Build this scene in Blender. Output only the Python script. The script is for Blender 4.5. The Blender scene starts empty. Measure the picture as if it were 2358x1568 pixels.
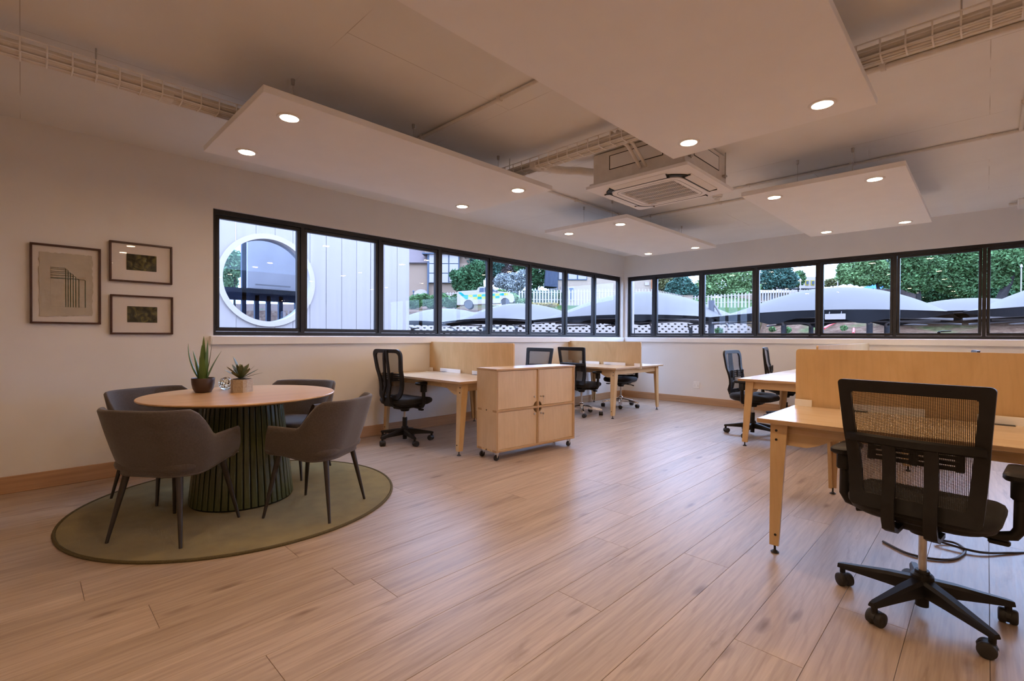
import bpy, bmesh, math, random
from mathutils import Vector, Matrix
PI = math.pi
sc = bpy.context.scene
COL = sc.collection

# ------------------------------------------------------------------ camera
IW, IH = 2358, 1568
FPX = 1111.80
YAW, PIT, ROL = math.radians(44.5178), math.radians(-0.4909), math.radians(0.3007)
HC = 1.19
_fw = Vector((-math.sin(YAW)*math.cos(PIT), math.cos(YAW)*math.cos(PIT), math.sin(PIT)))
_rt = Vector((math.cos(YAW), math.sin(YAW), 0)); _up = _rt.cross(_fw)
CR = math.cos(ROL)*_rt + math.sin(ROL)*_up
CU = -math.sin(ROL)*_rt + math.cos(ROL)*_up
CAMP = Vector((0, 0, HC))
cd = bpy.data.cameras.new('camera'); cam = bpy.data.objects.new('camera', cd); COL.objects.link(cam)
cd.sensor_fit = 'HORIZONTAL'; cd.sensor_width = 36; cd.lens = FPX/IW*36; cd.clip_start = .05; cd.clip_end = 500
_m = Matrix((CR, CU, -_fw)).transposed().to_4x4(); _m.translation = CAMP
cam.matrix_world = _m
sc.camera = cam
# ------------------------------------------------------------------ world and exposure
w = bpy.data.worlds.new('overcast_sky'); sc.world = w; w.use_nodes = True
bg = w.node_tree.nodes['Background']; bg.inputs[0].default_value = (.45, .62, 1.0, 1); bg.inputs[1].default_value = 12.6
sc.view_settings.view_transform = 'Standard'; sc.view_settings.look = 'None'
sc.view_settings.exposure = 0.1; sc.view_settings.gamma = 1.0; sc.view_settings.use_curve_mapping = False
LAMP_W = 4.5            # watts per downlight
LAMP_C = (1.0, .655, .375)
sc.cycles.max_bounces = 8; sc.cycles.diffuse_bounces = 5; sc.cycles.glossy_bounces = 3; sc.cycles.transmission_bounces = 6; sc.cycles.adaptive_threshold = .05; sc.cycles.adaptive_min_samples = 20; sc.cycles.transparent_max_bounces = 24
sc.cycles.sample_clamp_indirect = 24.0; sc.cycles.caustics_reflective = False; sc.cycles.caustics_refractive = False

def RAY(px, py): return _fw + (px-IW/2)/FPX*CR - (py-IH/2)/FPX*CU
def AT(px, py, d): return CAMP + RAY(px, py)*d          # point at a given depth
def ONZ(px, py, z): d = RAY(px, py); return CAMP + d*((z-HC)/d.z)
def ONY(px, py, y): d = RAY(px, py); return CAMP + d*(y/d.y)

# ------------------------------------------------------------------ materials
MATS = {}
def nt(name):
    m = bpy.data.materials.new(name); m.use_nodes = True
    return m, m.node_tree, m.node_tree.nodes['Principled BSDF']
def N(t, typ, **kw):
    n = t.nodes.new(typ)
    for k, v in kw.items():
        if k.startswith('i_'): n.inputs[k[2:].replace('_', ' ')].default_value = v
        else: setattr(n, k, v)
    return n
def c4(c): return (c[0], c[1], c[2], 1)
def coords(t, scale, kind='Object', rnd=False):
    mp = N(t, 'ShaderNodeMapping'); mp.inputs['Scale'].default_value = scale
    if kind == 'World':
        g = N(t, 'ShaderNodeNewGeometry'); src = g.outputs['Position']
    else:
        tc = N(t, 'ShaderNodeTexCoord'); src = tc.outputs[kind]
    t.links.new(src, mp.inputs['Vector'])
    if rnd:
        oi = N(t, 'ShaderNodeObjectInfo'); mu = N(t, 'ShaderNodeMath', operation='MULTIPLY'); mu.inputs[1].default_value = 37.
        t.links.new(oi.outputs['Random'], mu.inputs[0]); cx = N(t, 'ShaderNodeCombineXYZ')
        for k in range(3): t.links.new(mu.outputs[0], cx.inputs[k])
        ad = N(t, 'ShaderNodeVectorMath', operation='ADD')
        t.links.new(mp.outputs[0], ad.inputs[0]); t.links.new(cx.outputs[0], ad.inputs[1]); return ad.outputs[0]
    return mp.outputs[0]
def ramp(t, fac, stops):
    r = N(t, 'ShaderNodeValToRGB'); e = r.color_ramp.elements
    while len(e) < len(stops): e.new(.5)
    for el, (p, c) in zip(e, stops): el.position = p; el.color = c4(c)
    t.links.new(fac, r.inputs[0]); return r.outputs[0]
def noise(t, vec, scale, detail=4, rough=.5, dist=0.):
    n = N(t, 'ShaderNodeTexNoise'); n.inputs['Scale'].default_value = scale; n.inputs['Detail'].default_value = detail
    n.inputs['Roughness'].default_value = rough; n.inputs['Distortion'].default_value = dist
    t.links.new(vec, n.inputs['Vector']); return n.outputs['Fac']
def bump(t, b, h, strength=.2, dist=.01):
    n = N(t, 'ShaderNodeBump'); n.inputs['Strength'].default_value = strength; n.inputs['Distance'].default_value = dist
    t.links.new(h, n.inputs['Height']); t.links.new(n.outputs[0], b.inputs['Normal'])
def mixc(t, fac, a, b, mode='MIX'):
    n = N(t, 'ShaderNodeMix', data_type='RGBA', blend_type=mode)
    for s, v in ((n.inputs['Factor'], fac), (n.inputs[6], a), (n.inputs[7], b)):
        if hasattr(v, 'links'): t.links.new(v, s)
        else: s.default_value = v if not isinstance(v, tuple) else c4(v)
    return n.outputs[2]
def M(name, col, rough=.5, metal=0., var=.12, scale=8., kind='Object', stretch=(1, 1, 1), bmp=0., bscale=None, spec=None, sheen=0., coat=0.):
    """painted or plain material with a procedural tone variation"""
    if name in MATS: return MATS[name]
    m, t, b = nt(name); v = coords(t, stretch, kind); f = noise(t, v, scale)
    lo = tuple(c*(1-var) for c in col[:3]); hi = tuple(min(1, c*(1+var)) for c in col[:3])
    t.links.new(ramp(t, f, ((.3, lo), (.7, hi))), b.inputs['Base Color'])
    b.inputs['Roughness'].default_value = rough; b.inputs['Metallic'].default_value = metal
    if spec is not None: b.inputs['Specular IOR Level'].default_value = spec
    if sheen: b.inputs['Sheen Weight'].default_value = sheen
    if coat: b.inputs['Coat Weight'].default_value = coat; b.inputs['Coat Roughness'].default_value = .15
    if bmp: bump(t, b, noise(t, v, bscale or scale*12, 3), bmp, .004)
    MATS[name] = m; return m
def wood(name, cols, axis, rough=.4, scale=1., rnd=True, kind='Object', knots=0., contrast=1., along=.9, wavy=0.):
    """wood with the grain running along the given axis"""
    m, t, b = nt(name); s = [14*scale]*3; s[axis] = along*scale
    v = coords(t, s, kind, rnd)
    f1 = noise(t, v, 1.0, 6, .6, .8)
    s2 = [90*scale]*3; s2[axis] = 2.2*scale
    v2 = coords(t, s2, kind, rnd); f2 = noise(t, v2, 1.0, 4, .6)
    c = ramp(t, f1, ((.30, cols[0]), (.50, cols[1]), (.72, cols[2])))
    g = ramp(t, f2, ((.35, (.80, .78, .76)), (.65, (1.06, 1.06, 1.06))))
    c = mixc(t, .75*contrast, c, g, 'MULTIPLY')
    if rnd:
        oi = N(t, 'ShaderNodeObjectInfo'); tr = ramp(t, oi.outputs['Random'], ((0, (.91, .90, .89)), (1, (1.06, 1.06, 1.06))))
        c = mixc(t, .8, c, tr, 'MULTIPLY')
    if wavy:
        s5 = [1.0]*3; s5[axis] = .10
        wv = N(t, 'ShaderNodeTexWave', wave_type='BANDS', bands_direction='DIAGONAL'); t.links.new(coords(t, s5, kind, rnd), wv.inputs['Vector'])
        wv.inputs['Scale'].default_value = 16.; wv.inputs['Distortion'].default_value = 9.; wv.inputs['Detail'].default_value = 3.; wv.inputs['Detail Scale'].default_value = .8; wv.inputs['Detail Roughness'].default_value = .6
        c = mixc(t, wavy, c, ramp(t, wv.outputs['Fac'], ((.0, (.80, .76, .73)), (.35, (1, 1, 1)))), 'MULTIPLY')
    if knots:
        s3 = [5.5]*3; s3[axis] = 1.5
        v3 = coords(t, s3, kind, rnd)
        vo = N(t, 'ShaderNodeTexVoronoi'); vo.inputs['Scale'].default_value = 1.; t.links.new(v3, vo.inputs['Vector'])
        nz = noise(t, v3, 3.0, 3); ad = N(t, 'ShaderNodeMath', operation='MULTIPLY_ADD')
        t.links.new(nz, ad.inputs[0]); ad.inputs[1].default_value = .22; t.links.new(vo.outputs['Distance'], ad.inputs[2])
        k = ramp(t, ad.outputs[0], ((.13, (.42, .34, .30)), (.24, (1, 1, 1))))
        c = mixc(t, knots, c, k, 'MULTIPLY')
        s4 = [9]*3; s4[axis] = .8
        st = ramp(t, noise(t, coords(t, s4, kind, rnd), 1.0, 5, .65, 1.2), ((.30, (.55, .47, .42)), (.42, (1, 1, 1))))
        c = mixc(t, knots*.8, c, st, 'MULTIPLY')
    t.links.new(c, b.inputs['Base Color']); b.inputs['Roughness'].default_value = rough
    rr = ramp(t, f2, ((.2, (rough*.9,)*3), (.8, (min(1, rough*1.15),)*3))); t.links.new(rr, b.inputs['Roughness'])
    bump(t, b, f2, .06, .002)
    MATS[name] = m; return m

wall_paint = M('wall_paint', (.77, .745, .715), .75, var=.02, scale=3, bmp=.04, bscale=220)
white_paint = M('white_paint', (.86, .84, .81), .55, var=.02, scale=4)
panel_paint = M('panel_paint', (.90, .89, .88), .7, var=.015, scale=4)
conduit_paint = M('conduit_paint', (.76, .72, .66), .55, var=.05, scale=20)
ply_x = wood('birch_ply_x', ((.60, .41, .21), (.66, .46, .25), (.70, .51, .29)), 0, .27, .5, contrast=.25, along=4., wavy=.08)
ply_y = wood('birch_ply_y', ((.60, .41, .21), (.66, .46, .25), (.70, .51, .29)), 1, .27, .5, contrast=.25, along=4., wavy=.08)
ply_z = wood('birch_ply_z', ((.58, .385, .185), (.635, .43, .215), (.68, .475, .25)), 2, .40, .5, contrast=.22, along=5., wavy=.15)
ply_top = wood('birch_ply_top', ((.64, .48, .30), (.69, .53, .345), (.73, .575, .39)), 0, .24, .5, contrast=.2, along=4.)
ply_cab = wood('birch_ply_cabinet', ((.64, .47, .29), (.69, .515, .33), (.73, .555, .365)), 2, .38, .5, contrast=.22, along=6., wavy=.12)
ply_edge = M('ply_edge', (.46, .29, .15), .6, var=.25, scale=1, stretch=(2, 2, 220))
oak_board = wood('oak_skirting', ((.42, .24, .12), (.50, .30, .16), (.55, .34, .19)), 1, .45, .6, rnd=False)
oak_board_x = wood('oak_skirting_x', ((.42, .24, .12), (.50, .30, .16), (.55, .34, .19)), 0, .45, .6, rnd=False)
plank_mat = wood('oak_plank', ((.38, .285, .215), (.46, .355, .275), (.52, .415, .33)), 1, .38, .8, kind='World', knots=.85, wavy=.42)
alu_dark = M('dark_aluminium', (.011, .011, .013), .42, .0, var=.1, scale=30)
black_plastic = M('black_plastic', (.010, .009, .009), .48, spec=.35, var=.15, scale=30, bmp=.05, bscale=400)
black_fabric = M('black_fabric', (.012, .012, .014), .85, var=.3, scale=200, bmp=.25, bscale=600, sheen=.08)
black_rubber = M('black_rubber', (.022, .02, .02), .6, var=.1)
chrome = M('chrome', (.72, .72, .74), .12, 1., var=.03)
steel = M('brushed_steel', (.55, .53, .50), .3, 1., var=.08, scale=40)
tub_fabric = M('taupe_wool', (0.0756, 0.059, 0.0504), .92, var=.18, scale=120, bmp=.35, bscale=500, sheen=.25)
leg_metal = M('dark_leg_metal', (.030, .024, .021), .45, var=.1)
rug_mat = M('olive_rug', (0.227, 0.177, 0.0595), 1.0, var=.14, scale=9, bmp=.8, bscale=420, sheen=.15)
rug_edge = M('olive_rug_binding', (0.11, 0.0855, 0.035), .95, var=.2, scale=150, bmp=.5)
slat_green = M('green_slat', (.060, .072, .026), .28, var=.25, scale=6, stretch=(20, 20, 1.2), coat=.2)
core_dark = M('dark_core', (.010, .012, .008), .6, var=.2)
table_wood = wood('oak_tabletop', ((.50, .29, .13), (.58, .35, .17), (.64, .41, .21)), 1, .30, .5, contrast=.6)
pot_brown = M('brown_glaze', (.060, .034, .026), .40, var=.15, scale=5)
pot_stone = M('stone_pot', (.44, .37, .29), .9, var=.14, scale=70, bmp=.8, bscale=90)
aloe_green = M('aloe_leaf', (.085, .155, .030), .42, var=.35, scale=14, stretch=(1, 1, .4))
succ_green = M('succulent_leaf', (.115, .135, .060), .5, var=.35, scale=16)
soil = M('potting_soil', (.05, .035, .025), 1., var=.5, scale=60, bmp=1.)
frame_wood = M('dark_frame_wood', (.060, .018, .012), .38, var=.3, scale=3, stretch=(4, 4, 4))
mat_board = M('mat_board', (.80, .74, .68), .9, var=.01)
paper_cream = M('cream_paper', (.56, .50, .40), .95, var=.06, scale=12, bmp=.3, bscale=40)
green_ink = M('green_ink', (.035, .10, .075), .9, var=.5, scale=40)
pale_ink = M('pale_ink', (.44, .40, .33), .9, var=.1)
def art_material(name, seed):
    m, t, b = nt(name); v = coords(t, (1, 1, 1)); mp = v.node; mp.inputs['Location'].default_value = (seed, seed*2, 0)
    vo = N(t, 'ShaderNodeTexVoronoi'); vo.inputs['Scale'].default_value = 22; vo.inputs['Randomness'].default_value = 1
    nz = noise(t, v, 14, 5, .6, 1.5)
    t.links.new(v, vo.inputs['Vector'])
    c = ramp(t, nz, ((.32, (.02, .022, .015)), (.48, (.085, .085, .05)), (.62, (.22, .20, .06)), (.75, (.13, .13, .09))))
    e = ramp(t, vo.outputs['Distance'], ((.15, (1, 1, 1)), (.75, (.45, .45, .42))))
    t.links.new(mixc(t, .8, c, e, 'MULTIPLY'), b.inputs['Base Color']); b.inputs['Roughness'].default_value = .8
    MATS[name] = m; return m
def glass_material(name, tint=(.96, .98, 1.), f0=.009):
    m = bpy.data.materials.new(name); m.use_nodes = True; t = m.node_tree; t.nodes.clear()
    o = N(t, 'ShaderNodeOutputMaterial'); mx = N(t, 'ShaderNodeMixShader'); tr = N(t, 'ShaderNodeBsdfTransparent'); gl = N(t, 'ShaderNodeBsdfGlossy')
    tr.inputs[0].default_value = c4(tint); gl.inputs['Roughness'].default_value = .0; gl.inputs[0].default_value = (1, 1, 1, 1)
    lw = N(t, 'ShaderNodeLayerWeight'); lw.inputs['Blend'].default_value = .5
    pw = N(t, 'ShaderNodeMath', operation='POWER'); pw.inputs[1].default_value = 5.; t.links.new(lw.outputs['Facing'], pw.inputs[0])
    ma = N(t, 'ShaderNodeMath', operation='MULTIPLY_ADD'); ma.inputs[1].default_value = .30; ma.inputs[2].default_value = f0; t.links.new(pw.outputs[0], ma.inputs[0])
    t.links.new(ma.outputs[0], mx.inputs[0]); t.links.new(tr.outputs[0], mx.inputs[1]); t.links.new(gl.outputs[0], mx.inputs[2])
    t.links.new(mx.outputs[0], o.inputs[0]); MATS[name] = m; return m
pane_glass = glass_material('window_glass')
picture_glass = glass_material('picture_glass', (.97, .97, .97))
blue_glass = glass_material('tinted_porthole_glass', (.80, .87, .96))
def clear_glass():
    m, t, b = nt('clear_crackle_glass'); b.inputs['Transmission Weight'].default_value = 1; b.inputs['Roughness'].default_value = .02
    b.inputs['Base Color'].default_value = (.96, 1, .90, 1); b.inputs['IOR'].default_value = 1.45
    v = coords(t, (1, 1, 1)); vo = N(t, 'ShaderNodeTexVoronoi'); vo.inputs['Scale'].default_value = 45; t.links.new(v, vo.inputs['Vector'])
    bump(t, b, vo.outputs['Distance'], 1.0, .02); return m
crackle_glass = clear_glass()
def mesh_fabric():
    """woven open mesh: round holes between black threads"""
    m = bpy.data.materials.new('black_chair_mesh'); m.use_nodes = True; t = m.node_tree; b = t.nodes['Principled BSDF']
    b.inputs['Base Color'].default_value = (.012, .011, .012, 1); b.inputs['Roughness'].default_value = .6
    uv = N(t, 'ShaderNodeTexCoord'); sep = N(t, 'ShaderNodeSeparateXYZ'); t.links.new(uv.outputs['Object'], sep.inputs[0])
    def wave(sock, per):
        a = N(t, 'ShaderNodeMath', operation='MULTIPLY'); a.inputs[1].default_value = 2*PI/per; t.links.new(sock, a.inputs[0])
        s = N(t, 'ShaderNodeMath', operation='SINE'); t.links.new(a.outputs[0], s.inputs[0]); return s.outputs[0]
    ad = N(t, 'ShaderNodeMath', operation='ADD'); t.links.new(wave(sep.outputs[0], .0052), ad.inputs[0]); t.links.new(wave(sep.outputs[2], .0046), ad.inputs[1])
    g = N(t, 'ShaderNodeMapRange'); g.inputs['From Min'].default_value = .18; g.inputs['From Max'].default_value = .42; t.links.new(ad.outputs[0], g.inputs['Value'])
    tr = N(t, 'ShaderNodeBsdfTransparent'); mx = N(t, 'ShaderNodeMixShader')
    t.links.new(g.outputs[0], mx.inputs[0]); t.links.new(b.outputs[0], mx.inputs[1]); t.links.new(tr.outputs[0], mx.inputs[2])
    t.links.new(mx.outputs[0], t.nodes['Material Output'].inputs[0]); MATS['mesh'] = m; return m
chair_mesh = mesh_fabric()
def emit(name, col, s):
    m = bpy.data.materials.new(name); m.use_nodes = True; t = m.node_tree; t.nodes.clear()
    o = N(t, 'ShaderNodeOutputMaterial'); e = N(t, 'ShaderNodeEmission'); e.inputs[0].default_value = c4(col); e.inputs[1].default_value = s
    t.links.new(e.outputs[0], o.inputs[0]); return m
lamp_glow = emit('warm_lamp_lens', (1., .80, .55), 40.); lamp_glow.cycles.emission_sampling = 'NONE'   # the downlights' area lamps carry the light
def ceiling_material():
    m, t, b = nt('painted_concrete_ceiling'); v = coords(t, (1, 1, 1), 'World')
    br = N(t, 'ShaderNodeTexBrick'); br.offset = .5; t.links.new(v, br.inputs['Vector'])
    br.inputs['Scale'].default_value = 1.; br.inputs['Brick Width'].default_value = 2.44; br.inputs['Row Height'].default_value = 1.22
    br.inputs['Mortar Size'].default_value = .0025; br.inputs['Mortar Smooth'].default_value = .4
    n1 = noise(t, v, 2.2, 5)
    msk = ramp(t, n1, ((.42, (0, 0, 0)), (.56, (.55, .55, .55))))
    mu = N(t, 'ShaderNodeMath', operation='MULTIPLY'); t.links.new(br.outputs['Fac'], mu.inputs[0]); t.links.new(msk, mu.inputs[1])
    base = ramp(t, n1, ((.3, (.83, .815, .785)), (.7, (.87, .855, .825))))
    t.links.new(mixc(t, mu.outputs[0], base, (.34, .27, .21)), b.inputs['Base Color']); b.inputs['Roughness'].default_value = .75
    bump(t, b, noise(t, v, 60, 4), .08, .004); return m
ceil_mat = ceiling_material()
def brick_material(name, c1, c2, mort, scale):
    m, t, b = nt(name); v = coords(t, (1, 1, 1))
    # brick courses follow the wall's own horizontal and vertical
    sep = N(t, 'ShaderNodeSeparateXYZ'); t.links.new(v, sep.inputs[0]); cx = N(t, 'ShaderNodeCombineXYZ')
    ad = N(t, 'ShaderNodeMath', operation='ADD'); t.links.new(sep.outputs[0], ad.inputs[0]); t.links.new(sep.outputs[1], ad.inputs[1])
    t.links.new(ad.outputs[0], cx.inputs[0]); t.links.new(sep.outputs[2], cx.inputs[1])
    br = N(t, 'ShaderNodeTexBrick'); t.links.new(cx.outputs[0], br.inputs['Vector']); br.inputs['Scale'].default_value = scale
    br.inputs['Color1'].default_value = c4(c1); br.inputs['Color2'].default_value = c4(c2); br.inputs['Mortar'].default_value = c4(mort); br.inputs['Mortar Size'].default_value = .012
    t.links.new(br.outputs['Color'], b.inputs['Base Color']); b.inputs['Roughness'].default_value = .9; return m

# ------------------------------------------------------------------ mesh helpers
class MB:
    def __init__(s): s.v = []; s.f = []
    def add(s, vs, fs, Mx=None):
        o = len(s.v)
        s.v += [tuple(Mx @ Vector(p)) if Mx else tuple(p) for p in vs]
        s.f += [tuple(i+o for i in f) for f in fs]; return s
    def box(s, x0, x1, y0, y1, z0, z1, Mx=None):
        return s.add([(x, y, z) for z in (z0, z1) for y in (y0, y1) for x in (x0, x1)],
                     [(0, 2, 3, 1), (4, 5, 7, 6), (0, 1, 5, 4), (2, 6, 7, 3), (0, 4, 6, 2), (1, 3, 7, 5)], Mx)
    def cbox(s, x0, x1, y0, y1, z0, z1, c=.003, Mx=None):
        """box with chamfered edges"""
        X, Y, Z = (x0, x1), (y0, y1), (z0, z1); vs = []; ix = {}
        for i in (0, 1):
            for j in (0, 1):
                for k in (0, 1):
                    ci = c if i == 0 else -c; cj = c if j == 0 else -c; ck = c if k == 0 else -c
                    for ax, p in enumerate(((X[i], Y[j]+cj, Z[k]+ck), (X[i]+ci, Y[j], Z[k]+ck), (X[i]+ci, Y[j]+cj, Z[k]))):
                        ix[i, j, k, ax] = len(vs); vs.append(p)
        fs = []
        for i in (0, 1): fs.append([ix[i, j, k, 0] for j, k in ((0, 0), (1, 0), (1, 1), (0, 1))])
        for j in (0, 1): fs.append([ix[i, j, k, 1] for i, k in ((0, 0), (1, 0), (1, 1), (0, 1))])
        for k in (0, 1): fs.append([ix[i, j, k, 2] for i, j in ((0, 0), (1, 0), (1, 1), (0, 1))])
        for j in (0, 1):
            for k in (0, 1): fs.append([ix[0, j, k, 1], ix[1, j, k, 1], ix[1, j, k, 2], ix[0, j, k, 2]])
        for i in (0, 1):
            for k in (0, 1): fs.append([ix[i, 0, k, 0], ix[i, 1, k, 0], ix[i, 1, k, 2], ix[i, 0, k, 2]])
        for i in (0, 1):
            for j in (0, 1): fs.append([ix[i, j, 0, 0], ix[i, j, 1, 0], ix[i, j, 1, 1], ix[i, j, 0, 1]])
        for i in (0, 1):
            for j in (0, 1):
                for k in (0, 1): fs.append([ix[i, j, k, a] for a in range(3)])
        return s.add(vs, fs, Mx)
    def tube(s, pts, r, n=10, caps=True, closed=False, Mx=None):
        pts = [Vector(p) for p in pts]; rs = r if isinstance(r, (list, tuple)) else [r]*len(pts)
        vs = []; fs = []; prev = None; K = len(pts)
        for i, p in enumerate(pts):
            a = pts[i-1] if (i > 0 or closed) else p; b = pts[(i+1) % K] if (i < K-1 or closed) else p
            d = (b-a).normalized()
            if prev is None:
                u = d.cross(Vector((0, 0, 1))); u = u if u.length > .05 else d.cross(Vector((1, 0, 0)))
            else: u = prev - d*prev.dot(d)
            u.normalize(); prev = u; q = d.cross(u)
            for k in range(n):
                t = 2*PI*k/n; vs.append(p + (u*math.cos(t)+q*math.sin(t))*rs[i])
        for i in range(K if closed else K-1):
            for k in range(n):
                fs.append((i*n+k, i*n+(k+1) % n, ((i+1) % K)*n+(k+1) % n, ((i+1) % K)*n+k))
        if caps and not closed: fs += [tuple(range(n))[::-1], tuple((K-1)*n+k for k in range(n))]
        return s.add(vs, fs, Mx)
    def lathe(s, prof, n=32, c=(0, 0, 0), Mx=None):
        vs = []; fs = []
        for r, z in prof:
            for k in range(n):
                t = 2*PI*k/n; vs.append((c[0]+r*math.cos(t), c[1]+r*math.sin(t), c[2]+z))
        for i in range(len(prof)-1):
            for k in range(n): fs.append((i*n+k, i*n+(k+1) % n, (i+1)*n+(k+1) % n, (i+1)*n+k))
        if prof[0][0] > 1e-6: fs.append(tuple(range(n))[::-1])
        if prof[-1][0] > 1e-6: fs.append(tuple((len(prof)-1)*n+k for k in range(n)))
        return s.add(vs, fs, Mx)
    def prism(s, poly, z0, z1, Mx=None):
        n = len(poly); vs = [(x, y, z0) for x, y in poly]+[(x, y, z1) for x, y in poly]
        fs = [tuple(range(n))[::-1], tuple(range(n, 2*n))]+[(k, (k+1) % n, n+(k+1) % n, n+k) for k in range(n)]
        return s.add(vs, fs, Mx)
    def ring(s, outer, inner, Mx=None):
        """outer/inner: lists of (front point, back point) pairs of equal length, closed"""
        n = len(outer); vs = [p[0] for p in outer]+[p[1] for p in outer]+[p[0] for p in inner]+[p[1] for p in inner]; fs = []
        for k in range(n):
            j = (k+1) % n
            fs += [(k, j, 2*n+j, 2*n+k), (n+k, 3*n+k, 3*n+j, n+j), (k, n+k, n+j, j), (2*n+k, 2*n+j, 3*n+j, 3*n+k)]
        return s.add(vs, fs, Mx)
    def grid(s, rows, closed_u=False, Mx=None):
        a = len(rows); b = len(rows[0]); fs = []
        for i in range(a-1):
            for j in range(b if closed_u else b-1): fs.append((i*b+j, i*b+(j+1) % b, (i+1)*b+(j+1) % b, (i+1)*b+j))
        return s.add([p for r in rows for p in r], fs, Mx)
    def mesh(s, name, mat, smooth=None):
        me = bpy.data.meshes.new(name); me.from_pydata(s.v, [], s.f)
        bm = bmesh.new(); bm.from_mesh(me); bmesh.ops.remove_doubles(bm, verts=bm.verts, dist=1e-6); bmesh.ops.recalc_face_normals(bm, faces=bm.faces); bm.to_mesh(me); bm.free()
        if smooth is not None:
            me.polygons.foreach_set('use_smooth', [True]*len(me.polygons)); me.set_sharp_from_angle(angle=math.radians(smooth))
        if mat: me.materials.append(mat)
        return me
    def build(s, name, mat, parent=None, smooth=None, loc=None):
        return obj(name, s.mesh(name, mat, smooth), parent, loc)
def obj(name, me, parent=None, loc=None):
    o = bpy.data.objects.new(name, me); COL.objects.link(o)
    if parent: o.parent = parent
    if loc is not None: o.location = loc
    return o
def tag(o, label, cat, group=None, kind=None):
    if label: o['label'] = label
    if cat: o['category'] = cat
    if group: o['group'] = group
    if kind: o['kind'] = kind
    return o
def thing(name, label, cat, loc=(0, 0, 0), rz=0., group=None):
    o = bpy.data.objects.new(name, None); COL.objects.link(o); o.location = loc; o.rotation_euler = (0, 0, rz); o.empty_display_size = .1
    return tag(o, label, cat, group)
def struct(o, label=None):
    o['kind'] = 'structure'
    if label: o['label'] = label
    return o
def copy_tree(o, parent=None):
    c = o.copy(); COL.objects.link(c)
    if parent: c.parent = parent
    for ch in list(o.children): copy_tree(ch, c)
    return c
def rrect(w, h, r, n=5):
    """rounded rectangle polygon centred on the origin"""
    P = []
    for cx, cy, a0 in ((w/2-r, h/2-r, 0), (-w/2+r, h/2-r, 90), (-w/2+r, -h/2+r, 180), (w/2-r, -h/2+r, 270)):
        for k in range(n+1):
            a = math.radians(a0+90*k/n); P.append((cx+r*math.cos(a), cy+r*math.sin(a)))
    return P
def T(x, y, z): return Matrix.Translation((x, y, z))
def RX(a): return Matrix.Rotation(a, 4, 'X')
def RY(a): return Matrix.Rotation(a, 4, 'Y')
def RZ(a): return Matrix.Rotation(a, 4, 'Z')
def lerp(a, b, t): return a+(b-a)*t
def sstep(t): t = max(0, min(1, t)); return t*t*(3-2*t)

# ------------------------------------------------------------------ room shell
XL, YB, ZC = -5.19, 8.47, 2.80
XR, YF = 4.0, -3.4
WT = .13
struct(MB().box(XL-WT, XR+WT, YF-WT, YB+WT, -.20, -.012).build('floor', M('brown_underlay', (.10, .07, .05), .9)), 'oak laminate plank floor running through the whole open office')
FLOOR = bpy.data.objects['floor']
PW, PL, SEAM = .24, 2.20, .0015
plank_meshes = {}
KNOWN = {2: 2.535, 3: 1.973, 4: 1.41, 5: 2.56, 6: 1.76, 8: .635, 9: 1.20, 1: 3.1}
random.seed(4)
col = -18
while True:
    xr_ = .02-PW*(col-1); xl_ = xr_-PW
    if xr_ < XL: break
    y = KNOWN.get(col, random.uniform(0, PL)) - 4*PL
    while y < YB:
        a, b = max(y, YF), min(y+PL, YB)
        if b-a > .05 and xl_ < XR:
            key = round(b-a, 3)
            if key not in plank_meshes:
                plank_meshes[key] = MB().cbox(SEAM/2, PW-SEAM/2, SEAM/2, b-a-SEAM/2, -.012, 0, .0008).mesh('plank', plank_mat)
            obj('plank', plank_meshes[key], FLOOR, (xl_, a, 0))
        y += PL
    col += 1
struct(MB().box(XL-WT, XR+WT, YF-WT, YB+WT, ZC, ZC+.2).build('ceiling', ceil_mat), 'painted concrete slab ceiling with faint board joints')
# windows: opening extents (left wall along y, back wall along x)
WZ0, WZ1 = 1.185, 2.382
LY = [1.268, 2.115, 3.041, 3.926, 4.861, 5.725, 6.656, 7.53, 8.376]
BX = [-5.12, -4.55, -3.635, -2.734, -1.823, -.917, -.028, .88, 1.78, 2.68, 3.58]
def wall_with_opening(name, axis, a0, a1, o0, o1, p0, p1, label):
    m = MB()
    def bx(u0, u1, z0, z1):
        if axis == 'y': m.box(p0, p1, u0, u1, z0, z1)
        else: m.box(u0, u1, p0, p1, z0, z1)
    bx(a0, o0, 0, ZC); bx(o1, a1, 0, ZC); bx(o0, o1, 0, WZ0); bx(o0, o1, WZ1, ZC)
    return struct(m.build(name, wall_paint), label)
wall_with_opening('wall_left', 'y', YF-WT, YB, LY[0], LY[-1], XL-WT, XL, 'off white plaster wall on the left with a ribbon window')
wall_with_opening('wall_back', 'x', XL-WT, XR+WT, BX[0], BX[-1], YB, YB+WT, 'off white plaster wall at the far end with a ribbon window')
struct(MB().box(XR, XR+WT, YF, YB, 0, ZC).build('wall_right', wall_paint), 'plain off white wall on the right')
struct(MB().box(XL, XR, YF-WT, YF, 0, ZC).build('wall_front', wall_paint), 'plain off white wall behind the viewer')
def skirting(name, axis, a0, a1, p, mat, label):
    m = MB()
    if axis == 'y': m.cbox(p, p+.018, a0, a1, 0, .127, .003)
    else: m.cbox(a0, a1, p-.018, p, 0, .127, .003)
    return struct(m.build(name, mat), label)
skirting('baseboard_left', 'y', YF, YB, XL, oak_board, 'oak skirting board along the left wall')
skirting('baseboard_back', 'x', XL+.018, XR, YB, oak_board_x, 'oak skirting board along the far wall')
struct(MB().cbox(XL-.06, XL+.04, LY[0]-.03, YB, 1.098, WZ0-.006, .004).build('trim_1', white_paint), 'white sill below the left ribbon window')
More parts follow.
